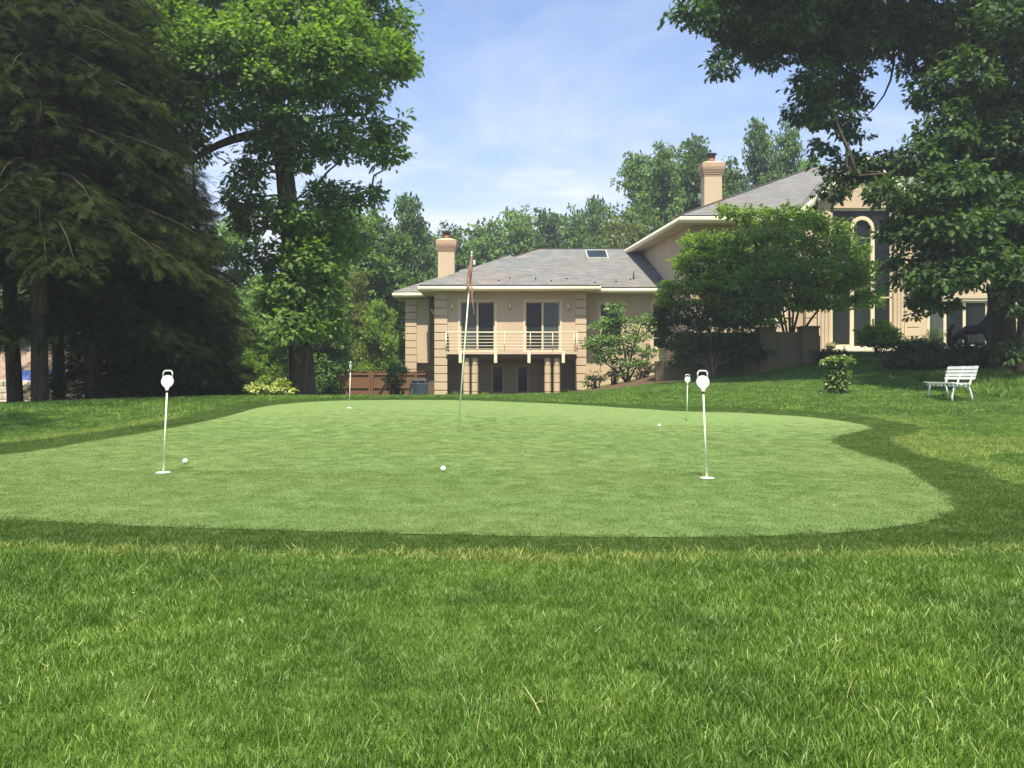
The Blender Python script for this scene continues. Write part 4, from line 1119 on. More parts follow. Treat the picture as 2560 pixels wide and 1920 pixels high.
def lobed_spray(name, seed, nl, mat, L=.20, lobes=True, rad=.16, droop=.35, wid=.46):
    """a twig end with leaves fanned round it; oak leaves carry three lobes a side"""
    rng = np.random.default_rng(seed); vs, fs, tn = [], [], []
    out_ = [(0, 0), (.16, .05), (.30, .30), (.38, .12), (.56, .46), (.64, .16), (.80, .34), (.86, .10), (1, 0)] if lobes else [(0, 0), (.2, .28), (.5, .46), (.8, .26), (1, 0)]
    for i in range(nl):
        base = Vector(rng.normal(size=3)) * rad * .55; base.z *= .5; base.x += rad * .3
        d = Vector((base.x + .08, base.y * 1.6, base.z)) + Vector(rng.normal(size=3)) * .09; d.normalize(); d.z -= droop * rng.uniform(.2, 1.2); d.normalize()
        up = (Vector((0, 0, 1)) + Vector(rng.normal(size=3)) * .45).normalized(); sd = d.cross(up).normalized(); up = sd.cross(d)
        l = L * rng.uniform(.7, 1.2); b0 = len(vs); t = rng.uniform(.25, .75)
        m = len(out_)
        for (u, w) in out_: p = base + d * (u * l) + up * (-.10 * l * u * u); vs.append(tuple(p))
        for (u, w) in out_: p = base + d * (u * l) + sd * (w * l * wid * 1.5) + up * (w * l * .12 - .10 * l * u * u); vs.append(tuple(p))
        for (u, w) in out_: p = base + d * (u * l) - sd * (w * l * wid * 1.5) + up * (w * l * .12 - .10 * l * u * u); vs.append(tuple(p))
        for j in range(m - 1):
            fs.append((b0 + j, b0 + m + j, b0 + m + j + 1, b0 + j + 1)); fs.append((b0 + j + 1, b0 + 2 * m + j + 1, b0 + 2 * m + j, b0 + j))
        tn += [t] * (3 * m)
    me = bpy.data.meshes.new(name); me.from_pydata(vs, [], fs); me.materials.append(mat)
    at = me.attributes.new("tint", 'FLOAT', 'POINT'); at.data.foreach_set("value", np.array(tn, np.float32)); me.validate(); me.update(); return me
def needle_spray(name, seed, mat, L=.55):
    rng = np.random.default_rng(seed); P, A, N, Ls, T = [], [], [], [], []
    for s in np.linspace(.08, 1, 10):
        for sg in (-1, 1):
            ln = L * .42 * (1 - s * .72) * rng.uniform(.7, 1.1); ang = sg * rng.uniform(.7, 1.05)
            d = np.array([math.cos(ang), math.sin(ang), -.18 - .25 * rng.uniform()]); b0 = np.array([s * L, 0, -.28 * L * s * s])
            for k in range(max(2, int(ln / .028))):
                u = (k + .3) * .028; p = b0 + d * u + np.array([0, 0, -.5 * u * u / L])
                for s2 in (-1, 1):
                    P.append(p); A.append(d + s2 * np.array([-d[1], d[0], 0]) * .75 + rng.normal(size=3) * .15); N.append([rng.normal() * .3, rng.normal() * .3, 1]); Ls.append(.048 * rng.uniform(.7, 1.2)); T.append(.15 + .55 * (s * .6 + u / max(ln, .01) * .4) * rng.uniform(.5, 1))
    P, A, N, Ls, T = map(np.array, (P, A, N, Ls, T))
    return leaf_mesh(name, P, A, N, Ls, Ls * .26, T, mat, .05)
C_oakL = coll("oak_sprays", [lobed_spray("oak_spray", 200 + s, 11, M['oak'], .19) for s in range(5)])
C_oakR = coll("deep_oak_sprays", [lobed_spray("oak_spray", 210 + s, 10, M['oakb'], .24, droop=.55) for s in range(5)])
C_dog = coll("dogwood_sprays", [lobed_spray("dogwood_spray", 220 + s, 14, M['bush'], .11, False, .14, .15) for s in range(4)])
C_hem = coll("hemlock_sprays", [needle_spray("hemlock_spray", 230 + s, M['hem']) for s in range(4)])

def big_tree(name, loc, label, cat, trunk_pts, trunk_r, clumps, leafm, limbs, seed, dens=14, per=16, L=.15, W=.5, rs=.32, twigs=5, group=None, mat=None, spray=None, **kw):
    rng = np.random.default_rng(seed)
    t = empty(name, loc, label, cat, group)
    mt = mat or M['bark']
    MB().tube(trunk_pts, trunk_r, 16, False).build("trunk", mt, t)
    if spray:
        cl_, k_, sc_ = spray
        P, O = sub_centres(rng, clumps, k_)
        A = O + rng.normal(size=P.shape) * .55; A[:, 2] = A[:, 2] * .5 - .12
        N = rng.normal(size=P.shape) * .35 + O * .35; N[:, 2] += 1
        spray_crown("crown", t, P, A, N, sc_ * rng.uniform(.75, 1.25, len(P)), cl_, rng)
    else:
        me, C = foliage("crown", rng, clumps, leafm, dens, per, L, W, rs, **kw)
        tag(link("crown", me, t), kind="stuff")
    for pts, r0, r1 in limbs:
        n = len(pts); MB().tube(pts, list(np.linspace(r0, r1, n)), 8).build("limb", mt, t)
    # boughs from the nearest trunk or limb point up to each clump, with twigs
    skel = [Vector(p) for p in trunk_pts[1:]] + [Vector(p) for l in limbs for p in l[0][1:]]
    mb = MB()
    for c in clumps:
        cc = Vector(c[:3]); best = min(skel, key=lambda p: (p - cc).length + max(0, p.z - cc.z) * 1.2)
        d = (cc - best).length
        if .3 < d < 3.4:
            mid = best.lerp(cc, .5) + Vector((0, 0, .12 * d))
            pts = wob(bez(best, mid, cc, 6), rng, .04 * min(d, 2))
            r0 = min(.055, .02 + .011 * d)
            mb.tube(pts, list(np.linspace(r0, .018, 6)), 6)
        for k in range(twigs):
            u = rng.normal(size=3); u /= np.linalg.norm(u)
            e = cc + Vector(u * np.array(c[3:6]) * .85)
            mb.tube(wob([cc, cc.lerp(e, .5), e], rng, .05), [.016, .011, .005], 5)
    if mb.v: tag(mb.build("boughs", mt, t), kind="stuff")
    return t

# ------------------------------------------------------------------ left oak
D = lambda x, y, Y: U(x * DK, y * DK, Y)
YL = 24.0
tp = [D(657, 885, YL), D(655, 860, YL), D(650, 760, YL), D(640, 620, YL), D(628, 500, YL), D(616, 380, YL), D(604, 290, YL), D(594, 200, YL), D(584, 90, YL), D(575, -40, YL)]
tr = [.52, .40, .345, .32, .29, .265, .25, .21, .16, .09]
clL = [(360, 60, 91.2, 67.2, 23),(470, 40, 114.0, 67.2, 25),(450, 150, 102.6, 67.2, 22.3),(350, 190, 68.4, 67.2, 23),(560, 90, 91.2, 89.6, 23.2),(385, 275, 68.4, 50.4, 23),(480, 235, 91.2, 44.8, 22.5),(680, 50, 114.0, 78.4, 24),(650, 160, 102.6, 67.2, 22.6),(780, 50, 91.2, 56.0, 26),(800, 135, 91.2, 56.0, 24),(850, 125, 51.3, 39.2, 24.5),(760, 205, 79.8, 39.2, 24),(600, 235, 68.4, 50.4, 22.6),(690, 290, 79.8, 35.8, 23.5),(800, 285, 74.1, 31.4, 24.5),(840, 335, 36.8, 21.0, 24.5),(750, 330, 63.0, 18.9, 24),(530, 385, 36.8, 33.6, 24),(640, 360, 29.4, 23.1, 23.6),(560, 340, 26.2, 23.1, 23.5),(715, 425, 63.0, 27.3, 25),(795, 425, 37.8, 18.9, 25.5),(620, 465, 63.0, 39.9, 23.5),(550, 470, 47.2, 42.0, 24.8),(690, 485, 73.5, 42.0, 25),(570, 560, 44.1, 42.0, 24.6),(665, 560, 47.2, 52.5, 23.6),(705, 610, 36.8, 52.5, 24),(598, 640, 31.5, 57.8, 24.2),(650, 700, 57.8, 47.2, 23.4),(715, 700, 33.6, 39.9, 24.2),(640, -60, 205.2, 67.2, 25),(430, -60, 136.8, 67.2, 24),(800, -50, 79.8, 50.4, 25),(600, -170, 228.0, 78.4, 25.5),(330, 120, 68.4, 56.0, 25),(420, 330, 42.0, 23.1, 24),(740, 530, 47.2, 31.5, 24.6),(520, 430, 42.0, 27.3, 25.2),(640, 620, 29.4, 42.0, 23.5),(330, 10, 68.4, 56.0, 24),(860, 60, 28.5, 33.6, 24.8),(310, 70, 60, 60, 22.0),(320, 170, 55, 55, 21.8),(300, -10, 60, 50, 22.2),(350, 240, 50, 35, 21.9),(400, 110, 60, 50, 21.8),(720, 120, 70, 50, 22.6),(560, 180, 70, 40, 22.2),(500, 90, 70, 50, 21.9),(640, 110, 70, 50, 22.2),(740, 60, 60, 45, 23),(880, 130, 24, 22, 24.5),(590, 300, 60, 30, 23.2),(660, 330, 50, 22, 23.4)]
limL = [(bez(D(606, 295, YL), D(520, 275, 23.6), D(415, 345, 23.3), 8), .17, .08), (bez(D(600, 300, YL), D(660, 240, 24.6), D(790, 250, 24.6), 8), .10, .03), (bez(D(596, 220, YL), D(500, 170, 23), D(430, 80, 23), 7), .12, .03),
        (bez(D(590, 180, YL), D(680, 110, 24.5), D(800, 100, 25), 7), .12, .03), (bez(D(632, 540, YL), D(670, 470, 24.6), D(790, 425, 25.3), 7), .07, .02), (bez(D(622, 450, YL), D(660, 410, 23.8), D(690, 395, 23.7), 5), .03, .012), (bez(D(617, 400, YL), D(640, 350, 23.6), D(645, 335, 23.6), 4), .02, .008)]
big_tree("oak_tree", (X(657 * DK, YL), YL, tz(X(657 * DK, YL), YL)), "huge broadleaf oak with thick dark trunk standing left of the brown fence", "tree", tp, tr, clumpsD(clL), M['oak'], limL, 21, spray=(C_oakL, 60, 1.08))

# ------------------------------------------------------------------ right oak
YR = 25.0
tp = [D(2172, 800, YR), D(2168, 745, YR), D(2166, 640, YR), D(2162, 500, YR), D(2152, 380, YR), D(2142, 230, YR), D(2136, 80, YR), D(2132, -60, YR)]
tr = [.50, .36, .31, .28, .26, .22, .19, .12]
clR = [(1500, 25, 47.7, 32.4, 22.6),(1560, 50, 53.0, 45.4, 25.7),(1600, 95, 53.0, 34.6, 26.2),(1563, 142, 29.7, 28.1, 23.1),(1650, 40, 63.6, 43.2, 26.2),(1670, 120, 47.7, 32.4, 26.2),(1720, 45, 63.6, 45.4, 23.6),(1775, 95, 63.6, 51.8, 26.7),(1830, 45, 63.6, 48.6, 27.0),(1760, 180, 47.7, 48.6, 23.6),(1830, 150, 44.5, 45.4, 26.7),(1740, 243, 47.7, 27.0, 26.2),(1800, 255, 58.3, 21.6, 23.6),(1850, 215, 37.1, 32.4, 26.2),(1900, 50, 63.6, 43.2, 27.2),(1920, 5, 84.8, 43.2, 24.6),(1980, 55, 70, 50, 24.5),(2050, 60, 80, 70, 24),(2150, 60, 80, 80, 24.5),(2090, 170, 70, 70, 23),(2180, 180, 60, 80, 24),(2040, 290, 60, 60, 23),(2140, 310, 75, 70, 23.5),(1985, 345, 55, 35, 22.8),(1900, 352, 65, 28, 24.2),(1830, 370, 60, 30, 24.2),(1775, 320, 28, 16, 24.2),(2060, 400, 80, 50, 22),(1940, 420, 80, 38, 22.2),(1800, 412, 30, 20, 24.0),(2170, 450, 60, 75, 23),(2080, 495, 80, 42, 21.6),(1990, 505, 50, 45, 22),(2125, 560, 75, 36, 21.6),(2050, 600, 80, 34, 21.6),(2205, 600, 35, 70, 22.2),(2015, 655, 50, 20, 22.4),(2230, 300, 60, 120, 23.5),(2230, 480, 50, 60, 23),(2100, -80, 160, 60, 25),(1800, -50, 127.2, 48.6, 27.2),(2300, 100, 120, 120, 25),(2280, 400, 90, 140, 25),(1940, 490, 40, 25, 23),(1845, 290, 31.8, 17.3, 26.2),(1640, -10, 95.4, 32.4, 26.7),(2000, 200, 30, 40, 23.5),(2350, 560, 90, 60, 24),(2190, 760, 30, 25, 22.5),(1620, 30, 60, 40, 24.4),(1700, 80, 60, 40, 27.5),(1800, 60, 70, 50, 27.5),(1880, 90, 60, 50, 24.4),(1780, 210, 50, 30, 27),(1990, 470, 70, 40, 24.5),(2080, 430, 80, 50, 24.5),(2140, 480, 60, 60, 24.5),(2060, 560, 90, 40, 24),(2180, 560, 50, 60, 24),(2080, 350, 90, 60, 25.5),(2120, 250, 80, 80, 26),(2200, 300, 70, 100, 26),(2020, 120, 90, 60, 26.5),(2120, 60, 90, 70, 27),(2195, 660, 25, 20, 22),(1530, -60, 85, 60, 25.5),(1620, -80, 85, 60, 25),(1720, -90, 85, 60, 25.5),(1820, -100, 85, 60, 25),(1900, -60, 85, 60, 25.5),(1560, -150, 85, 60, 24.5),(1660, -170, 85, 60, 24.5),(1770, -180, 85, 60, 24.5),(1870, -180, 85, 60, 24.8),(1960, -90, 85, 60, 25.5),(2060, -180, 85, 60, 25),(1600, -30, 85, 60, 24),(1700, -20, 85, 60, 24),(1800, -30, 85, 60, 24),(1650, -210, 90, 60, 21.6),(1750, -230, 90, 60, 21.4),(1850, -200, 90, 60, 21.8),(1950, -180, 90, 60, 22),(1700, -120, 90, 60, 22.6),(1820, -110, 90, 60, 22.8),(1930, -100, 90, 60, 23),(2060, -260, 90, 60, 22.5),(2160, -200, 90, 60, 23),(2060, -90, 90, 60, 23.5),(2250, -100, 90, 60, 23),(2200, 40, 90, 60, 22.5),(2280, -250, 90, 60, 24),(1985, 645, 32, 20, 22.5),(1955, 600, 28, 22, 22.4),(1975, 678, 13, 9, 22.4),(2015, 618, 36, 18, 22.2),(1940, 560, 26, 20, 22.6)]
limR = [(bez(D(2140, 240, YR), D(2040, 90, 24.4), D(1880, 95, 26.6), 9) + bez(D(1880, 95, 26.6), D(1760, 150, 26.4), D(1680, 85, 26.1), 7)[1:] + bez(D(1680, 85, 26.1), D(1600, 60, 25.8), D(1500, 30, 25.4), 6)[1:], .17, .03),
        (bez(D(2158, 430, YR), D(2040, 360, 23.5), D(1850, 380, 22.8), 8), .12, .03), (bez(D(2163, 520, YR), D(2080, 480, 23), D(1980, 600, 22), 8), .09, .025), (bez(D(2150, 350, YR), D(2230, 250, 24), D(2300, 150, 24), 6), .13, .04),
        (bez(D(1930, 100, 26), D(1940, 200, 26.2), D(1860, 260, 26), 6), .05, .012), (bez(D(1700, 110, 26.2), D(1650, 70, 26), D(1600, 130, 26), 5), .035, .01), (bez(D(2164, 560, YR), D(2120, 540, 22.8), D(2060, 610, 21.8), 6), .07, .02)]
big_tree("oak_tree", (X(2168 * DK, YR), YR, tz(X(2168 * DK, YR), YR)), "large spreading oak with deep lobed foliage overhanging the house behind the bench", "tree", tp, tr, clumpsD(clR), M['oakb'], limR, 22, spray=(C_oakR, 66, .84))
# second trunk at the edge of the frame
rngx = np.random.default_rng(77)
tp = [D(2235, 800, 23.5), D(2232, 740, 23.5), D(2236, 600, 23.5), D(2250, 400, 23.6), D(2260, 150, 23.6)]
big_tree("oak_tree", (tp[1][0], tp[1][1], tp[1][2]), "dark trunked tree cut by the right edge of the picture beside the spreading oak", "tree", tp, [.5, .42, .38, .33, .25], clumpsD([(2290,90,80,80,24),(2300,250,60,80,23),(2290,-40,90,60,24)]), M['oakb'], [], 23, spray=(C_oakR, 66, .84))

# ------------------------------------------------------------------ conifers on the left
def hemlock(loc, H, R, zbase, label, seed, n_needle, lean=(0, 0), shape=.8, zvis=11.5):
    rng = np.random.default_rng(seed)
    x, y, z0 = loc
    t = empty("hemlock_tree", loc, label, "tree", "dark conifers along the left edge of the lawn")
    tpts = [(x + lean[0] * s, y + lean[1] * s, z0 - .3 + (H + .3) * s) for s in np.linspace(0, 1, 9)]
    MB().tube(tpts, list(np.linspace(.19, .03, 9)), 10, False).build("trunk", M['bark'], t)
    nb = int(H * 26); mb = MB(); Pl, Al, Nl, Tl, Ll = [], [], [], [], []
    hs_ = zbase + (H - zbase) * rng.uniform(0, 1, nb) ** 1.15
    lens = R * np.clip(1 - (hs_ - zbase) / (H - zbase), .03, 1) ** shape * rng.uniform(.45, 1.12, nb)
    wsum = (lens ** 1.5).sum()
    for h, ln in zip(hs_, lens):
        a = rng.uniform(0, 2 * math.pi); s = h / H
        b0 = np.array([x + lean[0] * s, y + lean[1] * s, z0 + h]); d = np.array([math.cos(a), math.sin(a), 0.0])
        up = rng.uniform(.0, .25)
        tt = np.linspace(0, 1, 6)
        pts = b0 + d * ln * tt[:, None] + np.array([0, 0, 1.0]) * (ln * (up * tt - (.28 + up) * tt ** 2.2))[:, None]
        if ln > .5 and h < zvis: mb.tube([tuple(p) for p in pts], list(np.linspace(.035, .006, 6)), 4)
        k = int(n_needle * .24 * ln ** 1.5 / wsum * (1 if h < zvis else .35))
        if k < 2: continue
        tq = rng.uniform(.12, 1.02, k) ** .75
        P = b0 + d * ln * tq[:, None] + np.array([0, 0, 1.0]) * (ln * (up * tq - (.28 + up) * tq ** 2.2))[:, None]
        side = np.array([-d[1], d[0], 0.0]); sg = rng.choice([-1, 1], k)
        lat = rng.uniform(0, 1, k) * (.30 * ln * (1 - tq * .75) + .08)
        P = P + side * (sg * lat)[:, None] + rng.normal(size=(k, 3)) * .05; P[:, 2] -= lat * .35
        A = d * .8 + side * sg[:, None] * .8 + rng.normal(size=(k, 3)) * .4; A[:, 2] -= .42
        N = rng.normal(size=(k, 3)) * .5; N[:, 2] += 1
        bt = rng.normal() * .16
        Pl.append(P); Al.append(A); Nl.append(N); Tl.append(.18 + bt + .55 * tq ** 2 * rng.uniform(.2, 1, k)); Ll.append(rng.uniform(.10, .22, k) * (1 if h < zvis else 1.8))
    tag(mb.build("boughs", M['bark'], t), kind="stuff")
    P, A, N, T, L = map(np.concatenate, (Pl, Al, Nl, Tl, Ll))
    spray_crown("crown", t, P, A, N, np.clip(L / .16, .6, 1.9) * .50, C_hem, rng)
    return t
def hl(px, Y): x = X(px, Y); return (x, Y, tz(x, Y))
hemlock(hl(100, 18.6), 17, 4.0, 3.7, "tall dark hemlock at the far left edge, its trunk standing before the blue tarpaulin", 31, 90000, (-.3, .3), .55)
hemlock(hl(40, 20.5), 16, 3.6, 3.9, "slanting thin trunked hemlock at the left border of the picture", 32, 50000, (-1.0, .3), .6)
hemlock(hl(235, 20.6), 15.5, 3.4, 1.9, "dense dark hemlock second from the left edge, above the left putting marker", 33, 90000, (-1.0, .2), .55)
hemlock(hl(400, 22.0), 10.2, 2.5, .6, "shorter dark hemlock with drooping tips just left of the big oak", 34, 80000, (-1.0, 0), .55)
hemlock(hl(525, 24.0), 7.0, 1.6, .3, "low shaded hemlock beside the stepped fence and left of the oak trunk", 35, 36000, (-.5, 0), .6)
hemlock(hl(330, 25.5), 13, 3.2, .5, "shaded hemlock in the second row filling the dark mass at the left", 36, 60000, (-.4, 0), .6)
hemlock(hl(150, 24.5), 13, 3.2, 3.9, "rear hemlock with bare lower trunk between the two left conifers", 37, 45000, (-.4, 0), .6)
hemlock((-10.2, 8.3, 0.0), 15, 4.0, 5.0, "hemlock standing outside the left of the frame and shading the left lawn", 39, 30000, (.3, 0), .6)
hemlock(hl(455, 27.0), 9.5, 2.6, .4, "hemlock standing furthest back right of the dark row", 38, 40000, (-.3, 0), .6)

# ------------------------------------------------------------------ dogwoods, small trees
def stems(base, tops, r0, rng, bend=.3):
    ls = []
    for tpt in tops:
        b = Vector(base) + Vector((rng.uniform(-.12, .12), rng.uniform(-.1, .1), 0)); e = Vector(tpt)
        mid = Vector((b.x * (1 - bend) + e.x * bend, b.y * (1 - bend) + e.y * bend, (b.z + e.z) / 2))
        ls.append((bez(b, mid, e, 7), r0 * rng.uniform(.8, 1.1), .02))
    return ls
def bushy_tree(name, label, cat, base, clD, leafm, seed, tops, r0=.06, rd=None, sq=1.0, group=None, mat=None, **kw):
    rng = np.random.default_rng(seed)
    cl = clumpsD(clD, rd, sq)
    ls = stems(base, tops, r0, rng)
    main = ls[0]
    return big_tree(name, base, label, cat, main[0], list(np.linspace(main[1], .02, 7)), cl, leafm, ls[1:], seed + 100, group=group, mat=mat, **kw)
Yd = 32.4
bx = X(1703 * DK, Yd)
cld = [(1600,462,32,10,32),(1570,455,22,7,32),(1650,470,50,15,32),(1700,462,48,12,32.3),(1740,480,60,16,31.8),(1800,495,55,16,32),(1830,525,25,12,32.4),(1560,520,48,14,31.6),(1510,520,32,12,31.6),(1625,510,60,18,31),(1700,515,60,18,31),(1780,530,60,18,31.3),
       (1500,548,28,8,31.4),(1570,560,60,20,31),(1650,560,60,24,30.8),(1730,565,60,24,30.8),(1810,570,55,20,31.2),(1850,565,22,12,32),(1540,600,50,18,31),(1610,605,60,26,30.7),(1700,615,60,26,30.6),(1780,615,60,22,31),(1850,610,35,20,31.8),(1480,590,22,8,31.6),
       (1580,650,50,22,31.2),(1650,655,50,20,31.4),(1730,655,50,18,31.5),(1810,655,45,16,31.5),(1875,650,26,14,32),(1868,600,26,9,31),(1885,578,18,6,31.2),(1872,640,24,8,31),(1850,540,24,7,31.4),(1500,520,22,6,31),(1480,565,18,6,31),(1540,640,34,12,30.6),(1510,620,26,8,30.6),(1570,690,30,12,30),(1620,660,40,12,29.8),(1700,560,100,50,33.5),(1620,600,80,50,33.5),(1800,610,70,40,33.5),(1640,640,60,26,29.6),(1700,640,70,26,29.4),(1770,650,60,22,29.8),(1600,620,50,24,29.6),(1680,590,80,24,29.6),(1760,590,70,24,29.8),(1590,680,40,20,29.8),(1650,690,40,14,29.8)]
tops = [D(1700, 560, 32), D(1640, 560, 31.6), D(1760, 560, 31.8), D(1580, 590, 31.4), D(1830, 600, 32), D(1680, 620, 31), D(1720, 600, 33)]
bushy_tree("dogwood_tree", "wide layered dogwood with many stems rising behind the dark garden wall", "tree", (bx, Yd, 1.4), cld, M['bush'], 41, tops, .07, rd=.75, sq=1, spray=(C_dog, 50, 1.15), twigs=2)
Yd2 = 31.0
bushy_tree("dogwood_tree", "bright yellow green dogwood spray leaning left before the house wing's right end", "tree", (X(1560 * DK, Yd2), Yd2, tz(X(1560 * DK, Yd2), Yd2)),
           [(1500,555,45,10,30.4),(1530,535,30,8,30.6),(1455,615,28,8,30.4),(1490,628,40,9,30.2),(1530,618,34,9,30.2),(1440,632,18,8,30.5),(1435,655,16,6,30.4),(1500,655,30,8,30.2),(1480,572,24,7,30.4),(1510,705,20,8,30.1),(1540,590,34,14,30.6),(1560,640,34,16,30.8)],
           M['dog'], 43, [D(1500, 560, 30.5), D(1480, 625, 30.4), D(1540, 640, 30.6), D(1450, 640, 30.5)], .045, rd=.5, dens=75, per=18, L=.13, W=.6, rs=.2, droop=.2, flat=.35, upn=1.6, twigs=3)
Ys = 32.0
M['palebark'] = surf("pale_peeling_bark", (0.09, 0.065, 0.04), (0.30, 0.23, 0.16), 5, 0.9, 0.15, 20, 0.5, 0.01, 0, (3, 3, .6))
bushy_tree("crape_myrtle", "dark multi stemmed shrub tree with pale peeling stems left of the garden wall", "tree", (X(1535 * DK, 29.2), 29.2, tz(X(1535 * DK, 29.2), 29.2)),
           [(1440,690,30,26,31),(1480,680,40,34,30.5),(1530,690,50,36,30),(1590,690,45,36,30),(1450,740,26,28,30.6),(1490,740,34,32,29.6),(1545,735,45,28,29.4),(1600,735,36,30,29.6),(1468,778,20,20,29.7),(1596,782,20,18,29.5),(1645,762,16,20,29.6),(1497,772,20,16,29.2),(1572,768,18,14,29.0),(1532,745,24,12,29.1),(1612,752,16,20,29.3),(1440,650,22,22,31.2),(1430,715,18,20,31)],
           M['dbush'], 45, [D(1500, 700, 29.6), D(1520, 690, 29.8), D(1535, 700, 29.3), D(1555, 690, 29.8), D(1580, 700, 29.6), D(1600, 720, 29.5), D(1480, 720, 29.6)], .028, dens=56, per=18, L=.12, W=.55, rs=.26, twigs=0, mat=M['palebark'])
Yg2 = 34.0
bushy_tree("magnolia_tree", "small glossy leaved tree in the mulch bed right of the balcony", "tree", (X(1357 * DK, Yg2), Yg2, tz(X(1357 * DK, Yg2), Yg2)),
           [(1328,668,16,16,34),(1322,690,26,14,34),(1300,708,24,13,34),(1345,705,24,16,34),(1385,690,20,12,34.3),(1405,705,16,12,34.4),(1295,732,24,10,33.8),(1335,735,32,14,33.6),(1378,728,28,12,34),(1285,750,20,7,33.8),(1320,762,34,10,33.6),(1365,757,34,12,33.8),(1400,765,18,12,34),(1300,778,26,9,33.7),(1352,785,34,12,33.8),(1385,785,20,10,34),(1272,742,12,5,33.8),(1340,805,20,10,33.9)],
           M['mag'], 47, [D(1330, 680, 34), D(1300, 720, 33.9), D(1385, 700, 34.2), D(1295, 775, 33.8), D(1395, 765, 34)], .05, rd=.42, dens=46, per=14, L=.16, W=.5, rs=.22, droop=.1, flat=.5, upn=1.3, twigs=2)

def shrub(name, label, cat, cl, leafm, seed, group=None, stem=True, dens=60, per=16, L=.07, W=.55, rs=.14, rd=None, clm=None, **kw):
    rng = np.random.default_rng(seed)
    c = clm or clumpsD(cl, rd)
    bxy = (c[0][0], c[0][1]); bz_ = tz(*bxy)
    t = empty(name, (*bxy, bz_), label, cat, group)
    me, C = foliage("foliage", rng, c, leafm, dens, per, L, W, rs, **kw)
    tag(link("foliage", me, t), kind="stuff")
    if stem:
        mb = MB()
        for e in C[rng.choice(len(C), min(26, len(C)), False)]:
            b = Vector((bxy[0] + rng.uniform(-.15, .15), bxy[1] + rng.uniform(-.1, .1), bz_ - .05))
            mb.tube([b, b.lerp(Vector(e), .5) + Vector((0, 0, .1)), Vector(e)], [.018, .012, .005], 5)
        tag(mb.build("stems", M['bark'], t), kind="stuff")
    return t
def bloom(parent_t, cl, leafm, seed, dens, per, L, rs, name="blossoms"):
    me, _ = foliage(name, np.random.default_rng(seed), cl, leafm, dens, per, L, .7, rs, .0, .4, upn=1.5)
    return tag(link(name, me, parent_t), kind="stuff")
shrub("shrub", "low sunny green shrub at the foot of the balcony's right pier", "shrub", [(1288,815,24,14,35),(1272,828,14,9,34.6)], M['bush'], 51, L=.10)
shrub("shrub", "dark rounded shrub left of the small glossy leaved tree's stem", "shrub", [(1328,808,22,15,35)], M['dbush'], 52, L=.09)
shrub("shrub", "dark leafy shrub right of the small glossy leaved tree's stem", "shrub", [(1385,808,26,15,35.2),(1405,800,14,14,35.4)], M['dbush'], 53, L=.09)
shrub("climbing_shrub", "upright leafy vine shrub in front of the brown fence beside the air conditioner", "shrub", [(853,800,14,16,31),(850,822,18,18,31),(853,845,15,14,31),(868,800,8,12,31.2)], M['mag'], 54, L=.12, dens=80)
bsh = shrub("hydrangea_bush", "wide bush covered in pale yellow blossom left of the big oak trunk", "shrub", [(582,836,42,22,21.3),(560,845,26,16,21.1),(608,842,24,20,21.2)], M['lbush'], 55, L=.10, dens=60)
bloom(bsh, clumpsD([(582,834,44,23,21.2),(560,843,28,17,21.0),(608,840,25,21,21.1)]), M['petal'], 155, 34, 14, .085, .10)
shrub("round_shrub", "dark clipped ball shaped shrub in front of the tall arched window", "shrub", [(1900,728,42,33,31),(1878,735,24,22,30.8),(1924,735,24,22,30.8)], M['bush'], 56, dens=170, per=20, L=.09, W=.7, rs=.12)
shrub("shrub", "feathery yellow green shrub behind the dark bed right of the ball shrub", "shrub", [(2018,728,32,18,32)], M['lbush'], 57, dens=80, L=.10, W=.3)
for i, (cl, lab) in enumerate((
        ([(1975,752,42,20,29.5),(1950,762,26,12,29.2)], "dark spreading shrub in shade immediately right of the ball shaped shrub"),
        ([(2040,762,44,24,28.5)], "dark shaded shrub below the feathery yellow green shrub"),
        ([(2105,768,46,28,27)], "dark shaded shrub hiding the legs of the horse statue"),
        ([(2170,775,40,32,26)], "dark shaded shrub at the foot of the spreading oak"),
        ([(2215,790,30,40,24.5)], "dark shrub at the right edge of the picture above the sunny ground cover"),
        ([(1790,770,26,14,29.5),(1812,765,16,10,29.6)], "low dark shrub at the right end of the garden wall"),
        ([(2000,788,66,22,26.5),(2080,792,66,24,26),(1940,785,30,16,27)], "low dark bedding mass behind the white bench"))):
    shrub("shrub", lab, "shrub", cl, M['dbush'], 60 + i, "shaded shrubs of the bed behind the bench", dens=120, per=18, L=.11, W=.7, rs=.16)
fb = shrub("flower_bush", "red and yellow flowering plant seen between the two right trunks", "plant", [(2182,712,10,9,29.5)], M['bush'], 70, dens=120, L=.08)
bloom(fb, clumpsD([(2182,703,11,7,29.4)]), M['redpetal'], 171, 90, 10, .07, .06); bloom(fb, clumpsD([(2179,718,8,6,29.4)]), M['petal'], 172, 70, 10, .07, .06)
me, _ = foliage("flowers", np.random.default_rng(3), [(ux, Yu, ug + .40, .20, .20, .10)], M['petal'], 260, 10, .06, .8, .04); tag(link("flowers", me, urn), kind="stuff")
